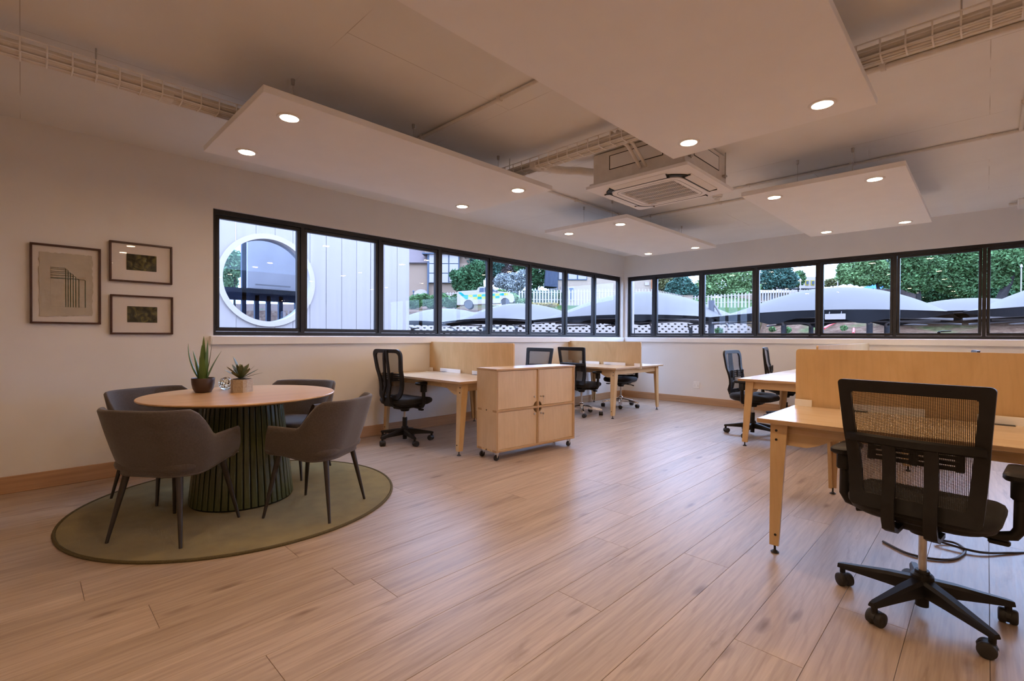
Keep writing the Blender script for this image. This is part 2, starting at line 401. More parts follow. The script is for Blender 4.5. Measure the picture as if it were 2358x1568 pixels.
struct(MB().cbox(XL+.041, XR, YB-.04, YB+.06, 1.098, WZ0-.006, .004).build('trim_2', white_paint), 'white sill below the far ribbon window')
handle_me = MB().cbox(-.012, .012, -.016, .016, 0, .022, .004).cbox(-.03, -.012, -.008, .008, -.005, .03, .003).tube([(-.024, 0, .022), (-.032, .03, .026), (-.03, .12, .03)], [.008, .009, .007], 8).mesh('handle', black_plastic, 40)
def ribbon(name, cuts, depth0, to_world, rz, opening, label):
    """frame of dark aluminium with one sash and pane per bay; local x along the window, local y outward, z up"""
    root = struct(thing(name, label, None)); root.matrix_world = to_world
    h0, h1 = WZ0, WZ1; f = MB(); d0, d1 = 0, .075
    f.box(cuts[0], cuts[-1], d0, d1, h0, h0+.038); f.box(cuts[0], cuts[-1], d0, d1, h1-.045, h1)
    f.box(cuts[0], cuts[0]+.03, d0, d1, h0+.038, h1-.045); f.box(cuts[-1]-.03, cuts[-1], d0, d1, h0+.038, h1-.045)
    for c in cuts[1:-1]: f.box(c-.019, c+.019, d0, d1, h0+.038, h1-.045)
    f.build('window_frame', alu_dark, root)
    for i in range(len(cuts)-1):
        a = cuts[i]+(.03 if i == 0 else .019)+.003; b = cuts[i+1]-(.03 if i == len(cuts)-2 else .019)-.003
        z0, z1 = h0+.041, h1-.048; t = .032
        s = MB(); s.cbox(a, b, .012, .060, z0, z0+t+.006, .003); s.cbox(a, b, .012, .060, z1-t, z1, .003)
        s.cbox(a, a+t, .012, .060, z0+t+.006, z1-t, .003); s.cbox(b-t, b, .012, .060, z0+t+.006, z1-t, .003)
        so = s.build('sash', alu_dark, root)
        MB().box(a+t-.004, b-t+.004, .034, .040, z0+t, z1-t+.004).build('pane', pane_glass, so)
        if i in opening:
            ho = obj('handle', handle_me, so); ho.matrix_local = T((a+b)/2+.02, .004, h0+.075) @ RZ(-PI/2) @ Matrix.Scale(1, 4)
    return root
# left wall: local x -> world y, local y (outward) -> world -x
ribbon('window_1', LY, 0, Matrix(((0, -1, 0, XL-.035), (1, 0, 0, 0), (0, 0, 1, 0), (0, 0, 0, 1))), 0, (2, 5), 'dark framed ribbon window of eight panes in the left wall')
ribbon('window_2', BX, 0, T(0, YB+.035, 0), 0, (5, 8), 'dark framed ribbon window in the far wall')

# ------------------------------------------------------------------ hanging panels with downlights
ring_me = MB().lathe([(.050, -.002), (.052, -.006), (.066, -.006), (.070, 0.0), (.050, 0.0)], 32).mesh('downlight', white_paint, 40)
lens_me = MB().lathe([(.0501, -.0015), (.0501, -.0045), (.03, -.0055), (0.0, -.006)], 32).mesh('lamp_lens', lamp_glow, 60)
PZ = 2.482
def light_panel(x0, x1, y0, y1, label):
    cx, cy = (x0+x1)/2, (y0+y1)/2
    p = thing('hanging_light_panel', label, 'ceiling panel', (cx, cy, PZ), group='hanging ceiling panels')
    hx, hy = (x1-x0)/2, (y1-y0)/2
    MB().cbox(-hx, hx, -hy, hy, 0, .040, .002).build('board', panel_paint, p)
    for sx in (-1, 1):
        for sy in (-1, 1):
            d = obj('downlight', ring_me, p, (sx*(hx-.215), sy*(hy-.215), -.0005))
            obj('lamp_lens', lens_me, d)
            ld = bpy.data.lights.new('downlight_light', 'AREA'); ld.shape = 'DISK'; ld.size = .09; ld.energy = LAMP_W; ld.color = LAMP_C
            lo = obj('downlight_light', ld, d, (0, 0, -.012))
        for sy in (-.75, 0, .75):
            m = MB().tube([(0, 0, .040), (0, 0, ZC-PZ-.03)], .0018, 6).lathe([(.010, ZC-PZ-.035), (.012, ZC-PZ)], 10).lathe([(.008, .040), (.006, .055)], 8)
            m.build('suspension_cable', steel, p, 40, (sx*(hx-.38), sy*hy, 0))
    return p
light_panel(-3.95, -2.75, .905, 3.295, 'long white panel with four downlights hanging beside the left wall above the round table')
light_panel(-1.635, -.445, .91, 3.32, 'large white panel hanging nearest the viewer in front of the air conditioner')
light_panel(-3.96, -2.79, 4.60, 7.02, 'white panel with four downlights hanging in the far corner')
light_panel(-1.62, -.445, 4.64, 7.09, 'white panel with four downlights hanging at the right before the far window')
light_panel(.70, 1.88, .91, 3.32, 'white panel with downlights hanging right of the near panel')
light_panel(-1.63, -.45, -2.83, -.42, 'unseen white panel with downlights added straight behind the viewer to brighten ceiling and floor')  # added out of view to lift the dark ceiling above
light_panel(.70, 1.88, -2.83, -.42, 'unseen white panel with downlights added behind the viewer at the right as extra light')  # second added panel, never in view, lights the near floor
light_panel(.70, 1.88, 4.62, 7.05, 'white panel with downlights hanging over the right hand desks')

# ------------------------------------------------------------------ air conditioner
ac = thing('ceiling_air_conditioner', 'white four way cassette air conditioner hanging below the ceiling', 'air conditioner', (-2.08, 3.97, 2.475))
MB().cbox(-.42, .42, -.42, .42, .055, .315, .012).box(-.44, .44, -.44, .44, .035, .06).build('body', conduit_paint, ac)
for Mx in (T(0, -.421, .21), RZ(PI/2) @ T(0, -.421, .21)):
    MB().box(-.24, .24, -.002, .003, -.055, .055, Mx).build('access_plate', white_paint, ac)
    g = MB()
    for s in (-1, 1): g.box(-.245, .245, -.0015, .002, s*.058-.003, s*.058+.003, Mx); g.box(s*.245-.003, s*.245+.003, -.0015, .002, -.06, .06, Mx)
    g.build('plate_gap', core_dark, ac)
m = MB(); o_ = rrect(.94, .94, .02, 3); i_ = rrect(.90, .90, .03, 3)
m.ring([((x, y, .035), (x*.99, y*.99, .012)) for x, y in o_], [((x*.5, y*.5, .035), (x*.62, y*.62, 0)) for x, y in i_])
m.build('fascia', panel_paint, ac, 30)
m = MB(); o_ = rrect(.66, .66, .12, 7); i_ = rrect(.50, .50, .015, 7)
m.ring([((x, y, -.012), (x, y, .02)) for x, y in o_], [((x, y, -.012), (x, y, .02)) for x, y in i_]); m.build('grille_frame', panel_paint, ac, 30)
m = MB(); o_ = rrect(.575, .575, .08, 7); i_ = rrect(.569, .569, .077, 7)
m.ring([((x, y, -.0125), (x, y, 0)) for x, y in o_], [((x, y, -.0125), (x, y, 0)) for x, y in i_]); m.build('grille_groove', core_dark, ac, 30)
MB().box(-.255, .255, -.255, .255, .010, .018).build('grille_backing', M('grille_backing', (.012, .012, .014), .8), ac)
bar_me = MB().box(-.0027, .0027, -.252, .252, -.002, .000).mesh('grille_bar', white_paint)
for k in range(37): obj('grille_bar', bar_me, ac, (-.250+k*.0139, 0, 0))
bar2 = MB().box(-.252, .252, -.003, .003, -.006, .002).mesh('grille_crossbar', white_paint)
for k in range(4): obj('grille_crossbar', bar2, ac, (0, -.15+k*.10, 0))
for k in range(4):
    Mx = RZ(k*PI/2)
    MB().add([(-.26, -.405, .004), (.26, -.405, .004), (.24, -.345, -.010), (-.24, -.345, -.010), (-.26, -.405, .012), (.26, -.405, .012), (.24, -.345, .012), (-.24, -.345, .012)],
             [(0, 1, 2, 3), (7, 6, 5, 4), (0, 4, 5, 1), (1, 5, 6, 2), (2, 6, 7, 3), (3, 7, 4, 0)], Mx).build('louver_flap', white_paint, ac)
    MB().box(-.262, .262, -.344, -.334, -.011, .002, Mx).box(-.264, -.260, -.40, -.338, -.006, .004, Mx).box(.260, .264, -.40, -.338, -.006, .004, Mx).build('air_slot', core_dark, ac)
    if k in (0, 1, 3):
        A = [(-.215-.165*math.cos(q), -.215-.165*math.sin(q)) for q in [math.radians(12+66*i/8) for i in range(9)]]+[(-.215-.118*math.cos(q), -.215-.118*math.sin(q)) for q in [math.radians(84-78*i/8) for i in range(9)]]
        MB().prism(A, -.004, .012, Mx).build('corner_outlet', core_dark, ac)
MB().lathe([(.012, -.014), (.010, -.015), (0, -.015)], 12, (-.20, .268, 0)).box(-.225, -.17, .262, .275, -.0135, -.0115).build('badge', steel, ac)
MB().tube([(-.42, -.30, .20), (-.52, -.30, .22), (-.62, -.36, .245), (-.70, -.46, .24), (-.72, -.62, .22), (-.72, -.80, .20)], .036, 12).build('refrigerant_pipe', conduit_paint, ac, 50)
MB().tube([(.05, -.42, .10), (.05, -.62, .22), (.05, -.85, .25)], .014, 8).tube([(.10, -.42, .10), (.10, -.62, .22), (.10, -.85, .25)], .012, 8).build('cable_pair', conduit_paint, ac, 50)
for sx, sy in ((-1, -1), (1, -1), (-1, 1), (1, 1)):
    MB().cbox(sx*.42-.03, sx*.42+.03, sy*.34-.02, sy*.34+.02, .115, .13, .002).tube([(sx*.44, sy*.34, .10), (sx*.44, sy*.34, .325)], .006, 8).build('hanger_bracket', steel, ac)

# ------------------------------------------------------------------ cable trays and conduits
def cable_tray(label, axis, a0, a1, p0, p1, z0, z1, pipes):
    """open wire basket with painted pipes and cables lying in it; axis is the long direction"""
    t = thing('cable_tray', label, 'cable tray', ((0, a0, z0) if axis == 'y' else (a0, 0, z0)), group='wire cable trays under the ceiling')
    def P(a, p, z): return (p, a-a0, z-z0) if axis == 'y' else (a-a0, p, z-z0)
    n = int((a1-a0)/.10)
    hoop = MB().tube([P(a0, p0, z1), P(a0, p0, z0+.015), P(a0, p0+(.012 if p1 > p0 else -.012), z0), P(a0, p1-(.012 if p1 > p0 else -.012), z0), P(a0, p1, z0+.015), P(a0, p1, z1)], 0.0045, 6).mesh('hoop_wire', white_paint, 60)
    for k in range(n+1): obj('hoop_wire', hoop, t, (0, k*.1, 0) if axis == 'y' else (k*.1, 0, 0))
    for p, z in ((p0, z1), (p1, z1), (p0, (z0+z1)/2), (p1, (z0+z1)/2), (p0, z0+.01), (p1, z0+.01), ((p0+p1)/2, z0)):
        MB().tube([P(a0, p, z), P(a1, p, z)], 0.0040, 6).build('long_wire', white_paint, t, 60)
    rnd = random.Random(len(label))
    for f, z, r in pipes:
        pts = [P(lerp(a0, a1, k/16), lerp(p0, p1, f)+rnd.uniform(-.004, .004), z+rnd.uniform(-.003, .003)) for k in range(17)]
        MB().tube(pts, r, 10).build('pipe' if r > .012 else 'cable', conduit_paint, t, 60)
    for k in range(int((a1-a0)/1.5)+1):
        a = a0+.5+k*1.5
        if a < a1: MB().tube([P(a, (p0+p1)/2, z0), P(a, (p0+p1)/2, ZC)], .004, 6).build('hanger_rod', steel, t)
        if a+.35 < a1: MB().cbox(*sum(([min(u, v_), max(u, v_)] for u, v_ in zip(P(a+.3, p0-.006, z0-.004), P(a+.36, p1+.006, z0+.05))), []), .002).build('tray_clip', conduit_paint, t)
    return t
cable_tray('wire cable tray running along the ceiling over the framed pictures', 'y', -3.2, 2.95, -3.54, -3.65, 2.625, 2.71,
           ((.25, 2.672, .024), (.62, 2.668, .026), (.2, 2.638, .009), (.4, 2.636, .008), (.62, 2.636, .009), (.85, 2.636, .008)))
cable_tray('wire cable tray crossing the ceiling towards the right behind the air conditioner', 'x', -3.60, 3.8, 3.055, 3.165, 2.625, 2.71,
           ((.3, 2.675, .022), (.68, 2.67, .027), (.2, 2.638, .008), (.42, 2.637, .008), (.62, 2.637, .009), (.85, 2.637, .008)))
def conduit(label, p0, p1, r=.0125):
    p0, p1 = Vector(p0), Vector(p1); t = thing('ceiling_conduit', label, 'conduit', p0, group='white conduits on the ceiling')
    MB().tube([(0, 0, 0), p1-p0], r, 10).build('tube', conduit_paint, t, 60)
    L = (p1-p0).length; d = (p1-p0).normalized()
    for k in range(max(2, int(L/.9))):
        q = d*(.25+k*.9)
        if q.length < L: MB().tube([q-d*.012, q+d*.012], r*1.5, 10).box(q.x-.02, q.x+.02, q.y-.02, q.y+.02, .008, ZC-p0.z).build('saddle_clip', conduit_paint, t, 50)
CZ = ZC-.016
conduit('white ceiling conduit seen between the left and near hanging panels', (-3.5, 2.26, CZ), (-1.75, 2.26, CZ))
conduit('white ceiling conduit running over the right hanging panel', (-2.05, 5.36, CZ), (3.8, 5.36, CZ))
conduit('white ceiling conduit just beside the right end of the cable tray', (-1.6, 3.56, CZ), (3.8, 3.56, CZ), .016)
conduit('white ceiling conduit running past the air conditioner to the far corner panel', (-3.44, 3.4, CZ), (-3.44, 6.2, CZ))
conduit('thin white ceiling conduit beyond the air conditioner', (-3.42, 5.82, CZ), (-1.2, 5.82, CZ))
conduit('short white conduit meeting the right hand ceiling run at an elbow', (.17, 4.5, CZ), (.17, 5.34, CZ))
sd = thing('smoke_detector', 'small round white smoke detector on the ceiling beside the air conditioner', 'detector', (-2.19, 5.53, ZC))
MB().lathe([(.055, 0), (.055, -.018), (.05, -.024)], 24).build('base_plate', white_paint, sd, 40)
for k in range(3): MB().lathe([(.048-.008*k, -.028-.010*k), (.05-.008*k, -.031-.010*k), (.046-.008*k, -.034-.010*k)], 24).build('vent_ring', white_paint, sd, 40)
MB().lathe([(.03, -.022), (.026, -.06), (.012, -.068), (0, -.068)], 20).build('sensor_cap', conduit_paint, sd, 40)
jb = thing('ceiling_junction_box', 'white box fixed to the ceiling at the far right edge', 'junction box', (.34, 8.15, ZC))
MB().cbox(-.10, .16, -.14, .14, -.075, 0, .006).build('box', white_paint, jb); MB().tube([(-.10, 0, -.03), (-.17, 0, -.03)], .016, 10).build('entry_gland', conduit_paint, jb)

# ------------------------------------------------------------------ pictures on the left wall
def picture(label, y0, y1, z0, z1, art):
    w_, h_ = y1-y0, z1-z0
    p = thing('framed_picture', label, 'picture', (XL, (y0+y1)/2, (z0+z1)/2), PI/2, 'framed pictures on the left wall')   # local x -> world y, local -y -> world +x
    b = .014; f = MB()
    for a in ((-w_/2, w_/2, h_/2-b, h_/2), (-w_/2, w_/2, -h_/2, -h_/2+b)): f.cbox(a[0], a[1], -.034, -.002, a[2], a[3], .002)
    for a in ((-w_/2, -w_/2+b), (w_/2-b, w_/2)): f.cbox(a[0], a[1], -.034, -.002, -h_/2+b, h_/2-b, .002)
    f.build('frame', frame_wood, p)
    MB().box(-w_/2+b, w_/2-b, -.012, -.003, -h_/2+b, h_/2-b).build('mat_board', mat_board, p)
    MB().box(-w_/2+b, w_/2-b, -.0275, -.0255, -h_/2+b, h_/2-b).build('glazing', picture_glass, p)
    art(p, w_, h_); return p
def art_lines(p, w_, h_):
    rnd = random.Random(3)
    top = [(-.155+.31*k/24, .245+rnd.uniform(-.004, .004)) for k in range(25)]; bot = [(.155-.31*k/24, -.250+rnd.uniform(-.004, .004)-.014*k/24+.012) for k in range(25)]
    lf = [(-.155+rnd.uniform(-.005, .005), -.245+.48*k/20) for k in range(21)]; rt_ = [(.155+rnd.uniform(-.005, .005), .24-.48*k/20) for k in range(21)]
    MB().prism(top+rt_+bot+lf, 0, .0035, T(0, -.014, 0) @ RX(PI/2)).build('torn_paper', paper_cream, p)
    g = MB(); q = MB(); xs = [-.005, .0085, .022, .038, .053, .072, .110]
    for k, x in enumerate(xs):
        zt = .13-.017*k; zt = [.13, .118, .100, .088, .070, .052, .046][k]
        for m_, off, wd in ((g, 0, .0017), (q, .0035, .0012)):
            m_.box(x+off-wd, x+off+wd, -.0192, -.0178, -.175, zt-.006); m_.box(-.092, x-.004, -.0192, -.0178, zt+off-wd*.6, zt+off+wd*.6)
            m_.tube([(x-.006, -.0185, zt+off), (x-.001, -.0185, zt-.001), (x+off, -.0185, zt-.008)], wd*.8, 5)
    g.build('line_print', green_ink, p); q.box(-.092, -.0905, -.0192, -.0178, -.17, .15); q.box(-.092, .11, -.0192, -.0178, -.172, -.1705); q.build('pencil_print', pale_ink, p)
def art_small(mat_, dz):
    def f(p, w_, h_): MB().box(-.103, .103, -.0155, -.012, -.068+dz, .068+dz).build('small_print', mat_, p)
    return f
picture('large dark framed picture of green bent lines on cream paper', .047, .459, 1.270, 1.884, art_lines)
picture('upper of the two small dark framed pictures with a green and grey print', .512, .944, 1.632, 1.967, art_small(art_material('green_print', 3.1), .004))
picture('lower of the two small dark framed pictures with a green and grey print', .517, .949, 1.191, 1.522, art_small(art_material('leaf_print', 8.7), .004))

# ------------------------------------------------------------------ rug, round table, tub chairs
TX, TY = -3.86, 1.132
rug = thing('round_rug', 'round olive green rug under the round table', 'rug', (-3.845, 1.155, 0))
MB().lathe([(1.018, 0), (1.018, .010), (1.0, .0115), (.7, .0115), (0, .0115)], 96).build('pile', rug_mat, rug, 50)
MB().tube([(1.026*math.cos(2*PI*k/96), 1.026*math.sin(2*PI*k/96), .007) for k in range(96)], .0095, 8, closed=True).build('bound_edge', rug_edge, rug, 60)
RZT = .0117
tb = thing('round_table', 'round oak topped table on a green slatted drum base', 'table', (TX, TY, RZT))
MB().lathe([(0, .724), (.55, .724), (.618, .738), (.625, .743), (.625, .749), (.622, .752), (0, .752)], 96).build('tabletop', table_wood, tb, 25)
R0, R1, HS = .335, .262, .712
MB().lathe([(R0-.008, .0), (R0-.004, .006), (R0-.022, .014), (R1-.022, .724), (0, .724)], 48).build('base_core', core_dark, tb, 40)
NS = 46
def slat_mesh():
    wb, wt_ = 2*PI*R0/NS*.80, 2*PI*R1/NS*.80; m = MB(); rows = []
    for k in range(5):
        t = k/4; z = lerp(.012, HS+.010, t); r = lerp(R0, R1, t); w2 = lerp(wb, wt_, t)/2
        rows.append([(r-.020, -w2, z), (r-.003, -w2, z), (r, -w2*.7, z), (r, w2*.7, z), (r-.003, w2, z), (r-.020, w2, z)])
    m.grid(rows, True); n = 6; m.f.append(tuple(range(n))); m.f.append(tuple(4*n+k for k in range(n))); return m.mesh('slat', slat_green)
sm = slat_mesh()
for k in range(NS):
    o = obj('slat', sm, tb); o.rotation_euler = (0, 0, 2*PI*(k+.5)/NS)
TOPZ = RZT+.752

def tub_chair():
    """upholstered shell chair, facing +y"""
    t = thing('tub_chair', '', 'chair')
    hw, yb, yf, rc = .285, -.25, .165, .19
    path = []                                      # (x, y, outward normal) from right arm front round the back to left arm front
    n1, n2, n3 = 9, 9, 6
    for k in range(n1): path.append((hw, lerp(yf, yb+rc, k/n1), (1, 0)))
    for k in range(n2): a = PI/2*k/n2; path.append((hw-rc+rc*math.cos(a), yb+rc-rc*math.sin(a), (math.cos(a), -math.sin(a))))
    for k in range(n3+1): path.append((lerp(hw-rc, -(hw-rc), k/n3), yb, (0, -1)))
    for k in range(1, n2+1): a = PI/2*(1-k/n2); path.append((-(hw-rc)-rc*math.cos(a), yb+rc-rc*math.sin(a), (-math.cos(a), -math.sin(a))))
    for k in range(1, n1+1): path.append((-hw, lerp(yb+rc, yf, k/n1), (-1, 0)))
    K = len(path)
    L = [0]
    for i in range(1, K): L.append(L[-1]+math.dist(path[i][:2], path[i-1][:2]))
    half = L[-1]/2
    def zt(s):   # s: distance from back centre
        return lerp(.755, .585, sstep((s-.25)/.17)) + (.012*max(0, (s-.42)/.2) if s > .42 else 0)
    def zb(s): return lerp(.385, .438, sstep((s-.32)/.32))
    def shell(off_top, off_bot, lift):
        rows = []
        for j in range(9):
            v = j/8; r = []
            for i, (x, y, nn) in enumerate(path):
                s = abs(L[i]-half); z0, z1 = zb(s)+lift, zt(s); z = lerp(z0, z1, v)
                bk = max(0, -nn[1]); lean = (.014+.072*bk)*v**1.2 - .034*(1-v)**2.8
                o = lerp(off_bot, off_top, v)+lean
                fwd = 0
                if s > .36: fwd = lerp(.035, -.012, v)*sstep((s-.36)/.22)
                r.append((x+nn[0]*o, y+nn[1]*o+fwd, z))
            rows.append(r)
        return rows
    outer = shell(0, 0, 0); inner = shell(-.028, -.045, .015); m = MB()
    rim = [tuple((Vector(a)+Vector(b))/2+Vector((0, 0, .013))) for a, b in zip(outer[-1], inner[-1])]
    rows = outer+[[tuple(lerp(a[q], b[q], .25)+(0.010 if q == 2 else 0) for q in range(3)) for a, b in zip(outer[-1], inner[-1])], rim,
                  [tuple(lerp(a[q], b[q], .75)+(0.010 if q == 2 else 0) for q in range(3)) for a, b in zip(outer[-1], inner[-1])]]+inner[::-1]
    m.grid(rows)
    for e in (0, K-1): m.f.append(tuple(r*K+e for r in range(len(rows))))
    # underside dish closing the shell
    bot = outer[0]; cen = (0, -.02, .388)
    ringp = [tuple(lerp(p[q], cen[q], .35) for q in range(3)) for p in bot]
    b0 = len(m.v); m.v += ringp; m.v.append(cen)
    for i in range(K-1): m.f.append((i, i+1, b0+i+1, b0+i)); m.f.append((b0+i, b0+i+1, b0+K))
    m.f.append((0, b0, b0+K, b0+K-1, K-1))
    m.build('shell', tub_fabric, t, 55)
    pipe = [tuple(Vector(p)+Vector((0, 0, -.002))) for p in outer[0]]
    MB().tube(pipe, .005, 6).build('piping', tub_fabric, t, 60)
    # seat cushion
    P = rrect(.50, .50, .11, 6); rows = []
    for sc_, z in ((.90, .405), (.98, .415), (1.0, .435), (.985, .452), (.93, .463), (.7, .468), (.3, .469)): rows.append([(x*sc_, y*sc_+.015, z+(.0)) for x, y in P])
    m = MB().grid(rows, True); n = len(P); m.f.append(tuple(range(n))); m.f.append(tuple((len(rows)-1)*n+k for k in range(n)))
    m.build('seat_cushion', tub_fabric, t, 60)
    for sx in (-1, 1):
        for sy in (-1, 1):
            MB().tube([(sx*.165, sy*.165, .41), (sx*.17, sy*.17, .37), (sx*.232, sy*.232, .0)], [.019, .0185, .0085], 12).build('leg', leg_metal, t, 50)
    return t
tub0 = tub_chair()
TUBS = (((-3.482, .660), (-.60, .80), 'taupe tub chair nearest the viewer, back turned, left of the round table'),
        ((-3.250, 1.412), (-.82, -.57), 'taupe tub chair at the right of the round table, nearest the storage cabinet'),
        ((-4.36, .76), (.90, .43), 'taupe tub chair behind the round table at the left below the framed pictures'),
        ((-4.272, 1.637), (.60, -.80), 'taupe tub chair behind the round table at the right below the window'))
for i, (p, d, lab) in enumerate(TUBS):
    o = tub0 if i == 0 else copy_tree(tub0)
    o.location = (p[0], p[1], RZT); o.rotation_euler = (0, 0, math.atan2(d[1], d[0])-PI/2); tag(o, lab, 'chair', 'tub chairs around the round table')

# plants and the glass ball
def leaf(m, base, az, tilt0, tilt1, L, w0, th, n=9, shape='aloe'):
    p = Vector(base); rows = []; side = Vector((-math.sin(az), math.cos(az), 0))
    for k in range(n+1):
        t = k/n; ti = lerp(tilt0, tilt1, t); d = Vector((math.cos(az)*math.sin(ti), math.sin(az)*math.sin(ti), math.cos(ti))); nn = side.cross(d)
        if shape == 'aloe': w = w0*(1-t)**.75*(.85+.3*min(1, t*4)) + .0006; h = th*(1-t*.85)
        else: w = w0*(.45+1.1*t)*(1-t**3.2)**1.0*(1 if t < 1 else 0)+.0008; h = th*(1-t*.8)
        rows.append([p+side*w, p+side*w*.55-nn*h*.8, p-nn*h, p-side*w*.55-nn*h*.8, p-side*w, p+nn*h*.15])
        p = p+d*(L/n)
    b0 = len(m.v); m.grid(rows, True); m.f.append(tuple(b0+k for k in range(6))); m.f.append(tuple(b0+n*6+k for k in range(6)))
al = thing('potted_aloe', 'tall spiky aloe in a dark brown round pot on the round table', 'plant', (-4.125, .943, TOPZ))
MB().lathe([(.036, 0), (.052, .004), (.066, .030), (.073, .065), (.076, .105), (.0745, .108), (.070, .105), (.068, .09), (0, .09)], 40).build('pot', pot_brown, al, 40)
MB().lathe([(.068, .088), (.04, .096), (0, .098)], 24).build('soil', soil, al, 60)
VR = math.atan2(CR.y, CR.x)                      # azimuth of the viewer's right
for az, t0, t1, L, w_, r_ in ((VR, .38, .62, .245, .013, .022), (VR+PI, .62, -.06, .29, .015, .022), (VR+PI*.95, .30, .30, .23, .021, .018),
                              (VR+PI*.65, .06, .07, .325, .024, .014), (VR-.3, .10, .06, .30, .020, .020), (VR-1.2, .14, .02, .26, .024, .020),
                              (VR+.6, .20, .05, .31, .017, .016), (VR+1.5, .15, .10, .25, .012, .014), (VR-2.2, .10, -.02, .18, .014, .016)):
    m = MB(); leaf(m, (r_*math.cos(az), r_*math.sin(az), .092), az, t0, t1, L, w_, .006); m.build('leaf', aloe_green, al, 50)
su = thing('potted_succulent', 'low rosette succulent in a pale stone block pot on the round table', 'plant', (-3.985, 1.155, TOPZ), VR)
MB().prism([(-.065, -.020), (-.022, -.066), (.052, -.066), (.067, -.040), (.067, .045), (.030, .066), (-.045, .066), (-.065, .045)], 0, .096).build('pot', pot_stone, su)
MB().prism([(-.055, -.015), (-.02, -.055), (.045, -.055), (.057, -.035), (.057, .04), (-.05, .055)], .0955, .0985).build('soil', soil, su)
rnd = random.Random(6)
for k in range(19):
    az = k*2.39996; t = k/19; m = MB()
    leaf(m, (.008*math.cos(az), .008*math.sin(az), .098+.028*t), az, lerp(1.22, .15, t), lerp(1.36, .10, t)+(.0), lerp(.155, .075, t)*rnd.uniform(.9, 1.1), lerp(.019, .013, t), .0035, 8, 'succ'); m.build('leaf', succ_green, su, 50)
m = MB(); leaf(m, (-.01, 0, .11), PI, .12, .55, .165, .018, .0035, 8, 'succ'); m.build('leaf', succ_green, su, 50)
gb = thing('glass_ball', 'clear crackled glass ball between the two potted plants', 'ornament', (-4.205, 1.115, TOPZ))
m = MB(); rows = [(max(.0001, .052*math.sin(PI*k/20)), .051-.051*math.cos(PI*k/20)) for k in range(21)]; rows[0] = (.0, 0); rows[-1] = (.0, .102); m.lathe(rows, 36); m.build('ball', crackle_glass, gb, 60)

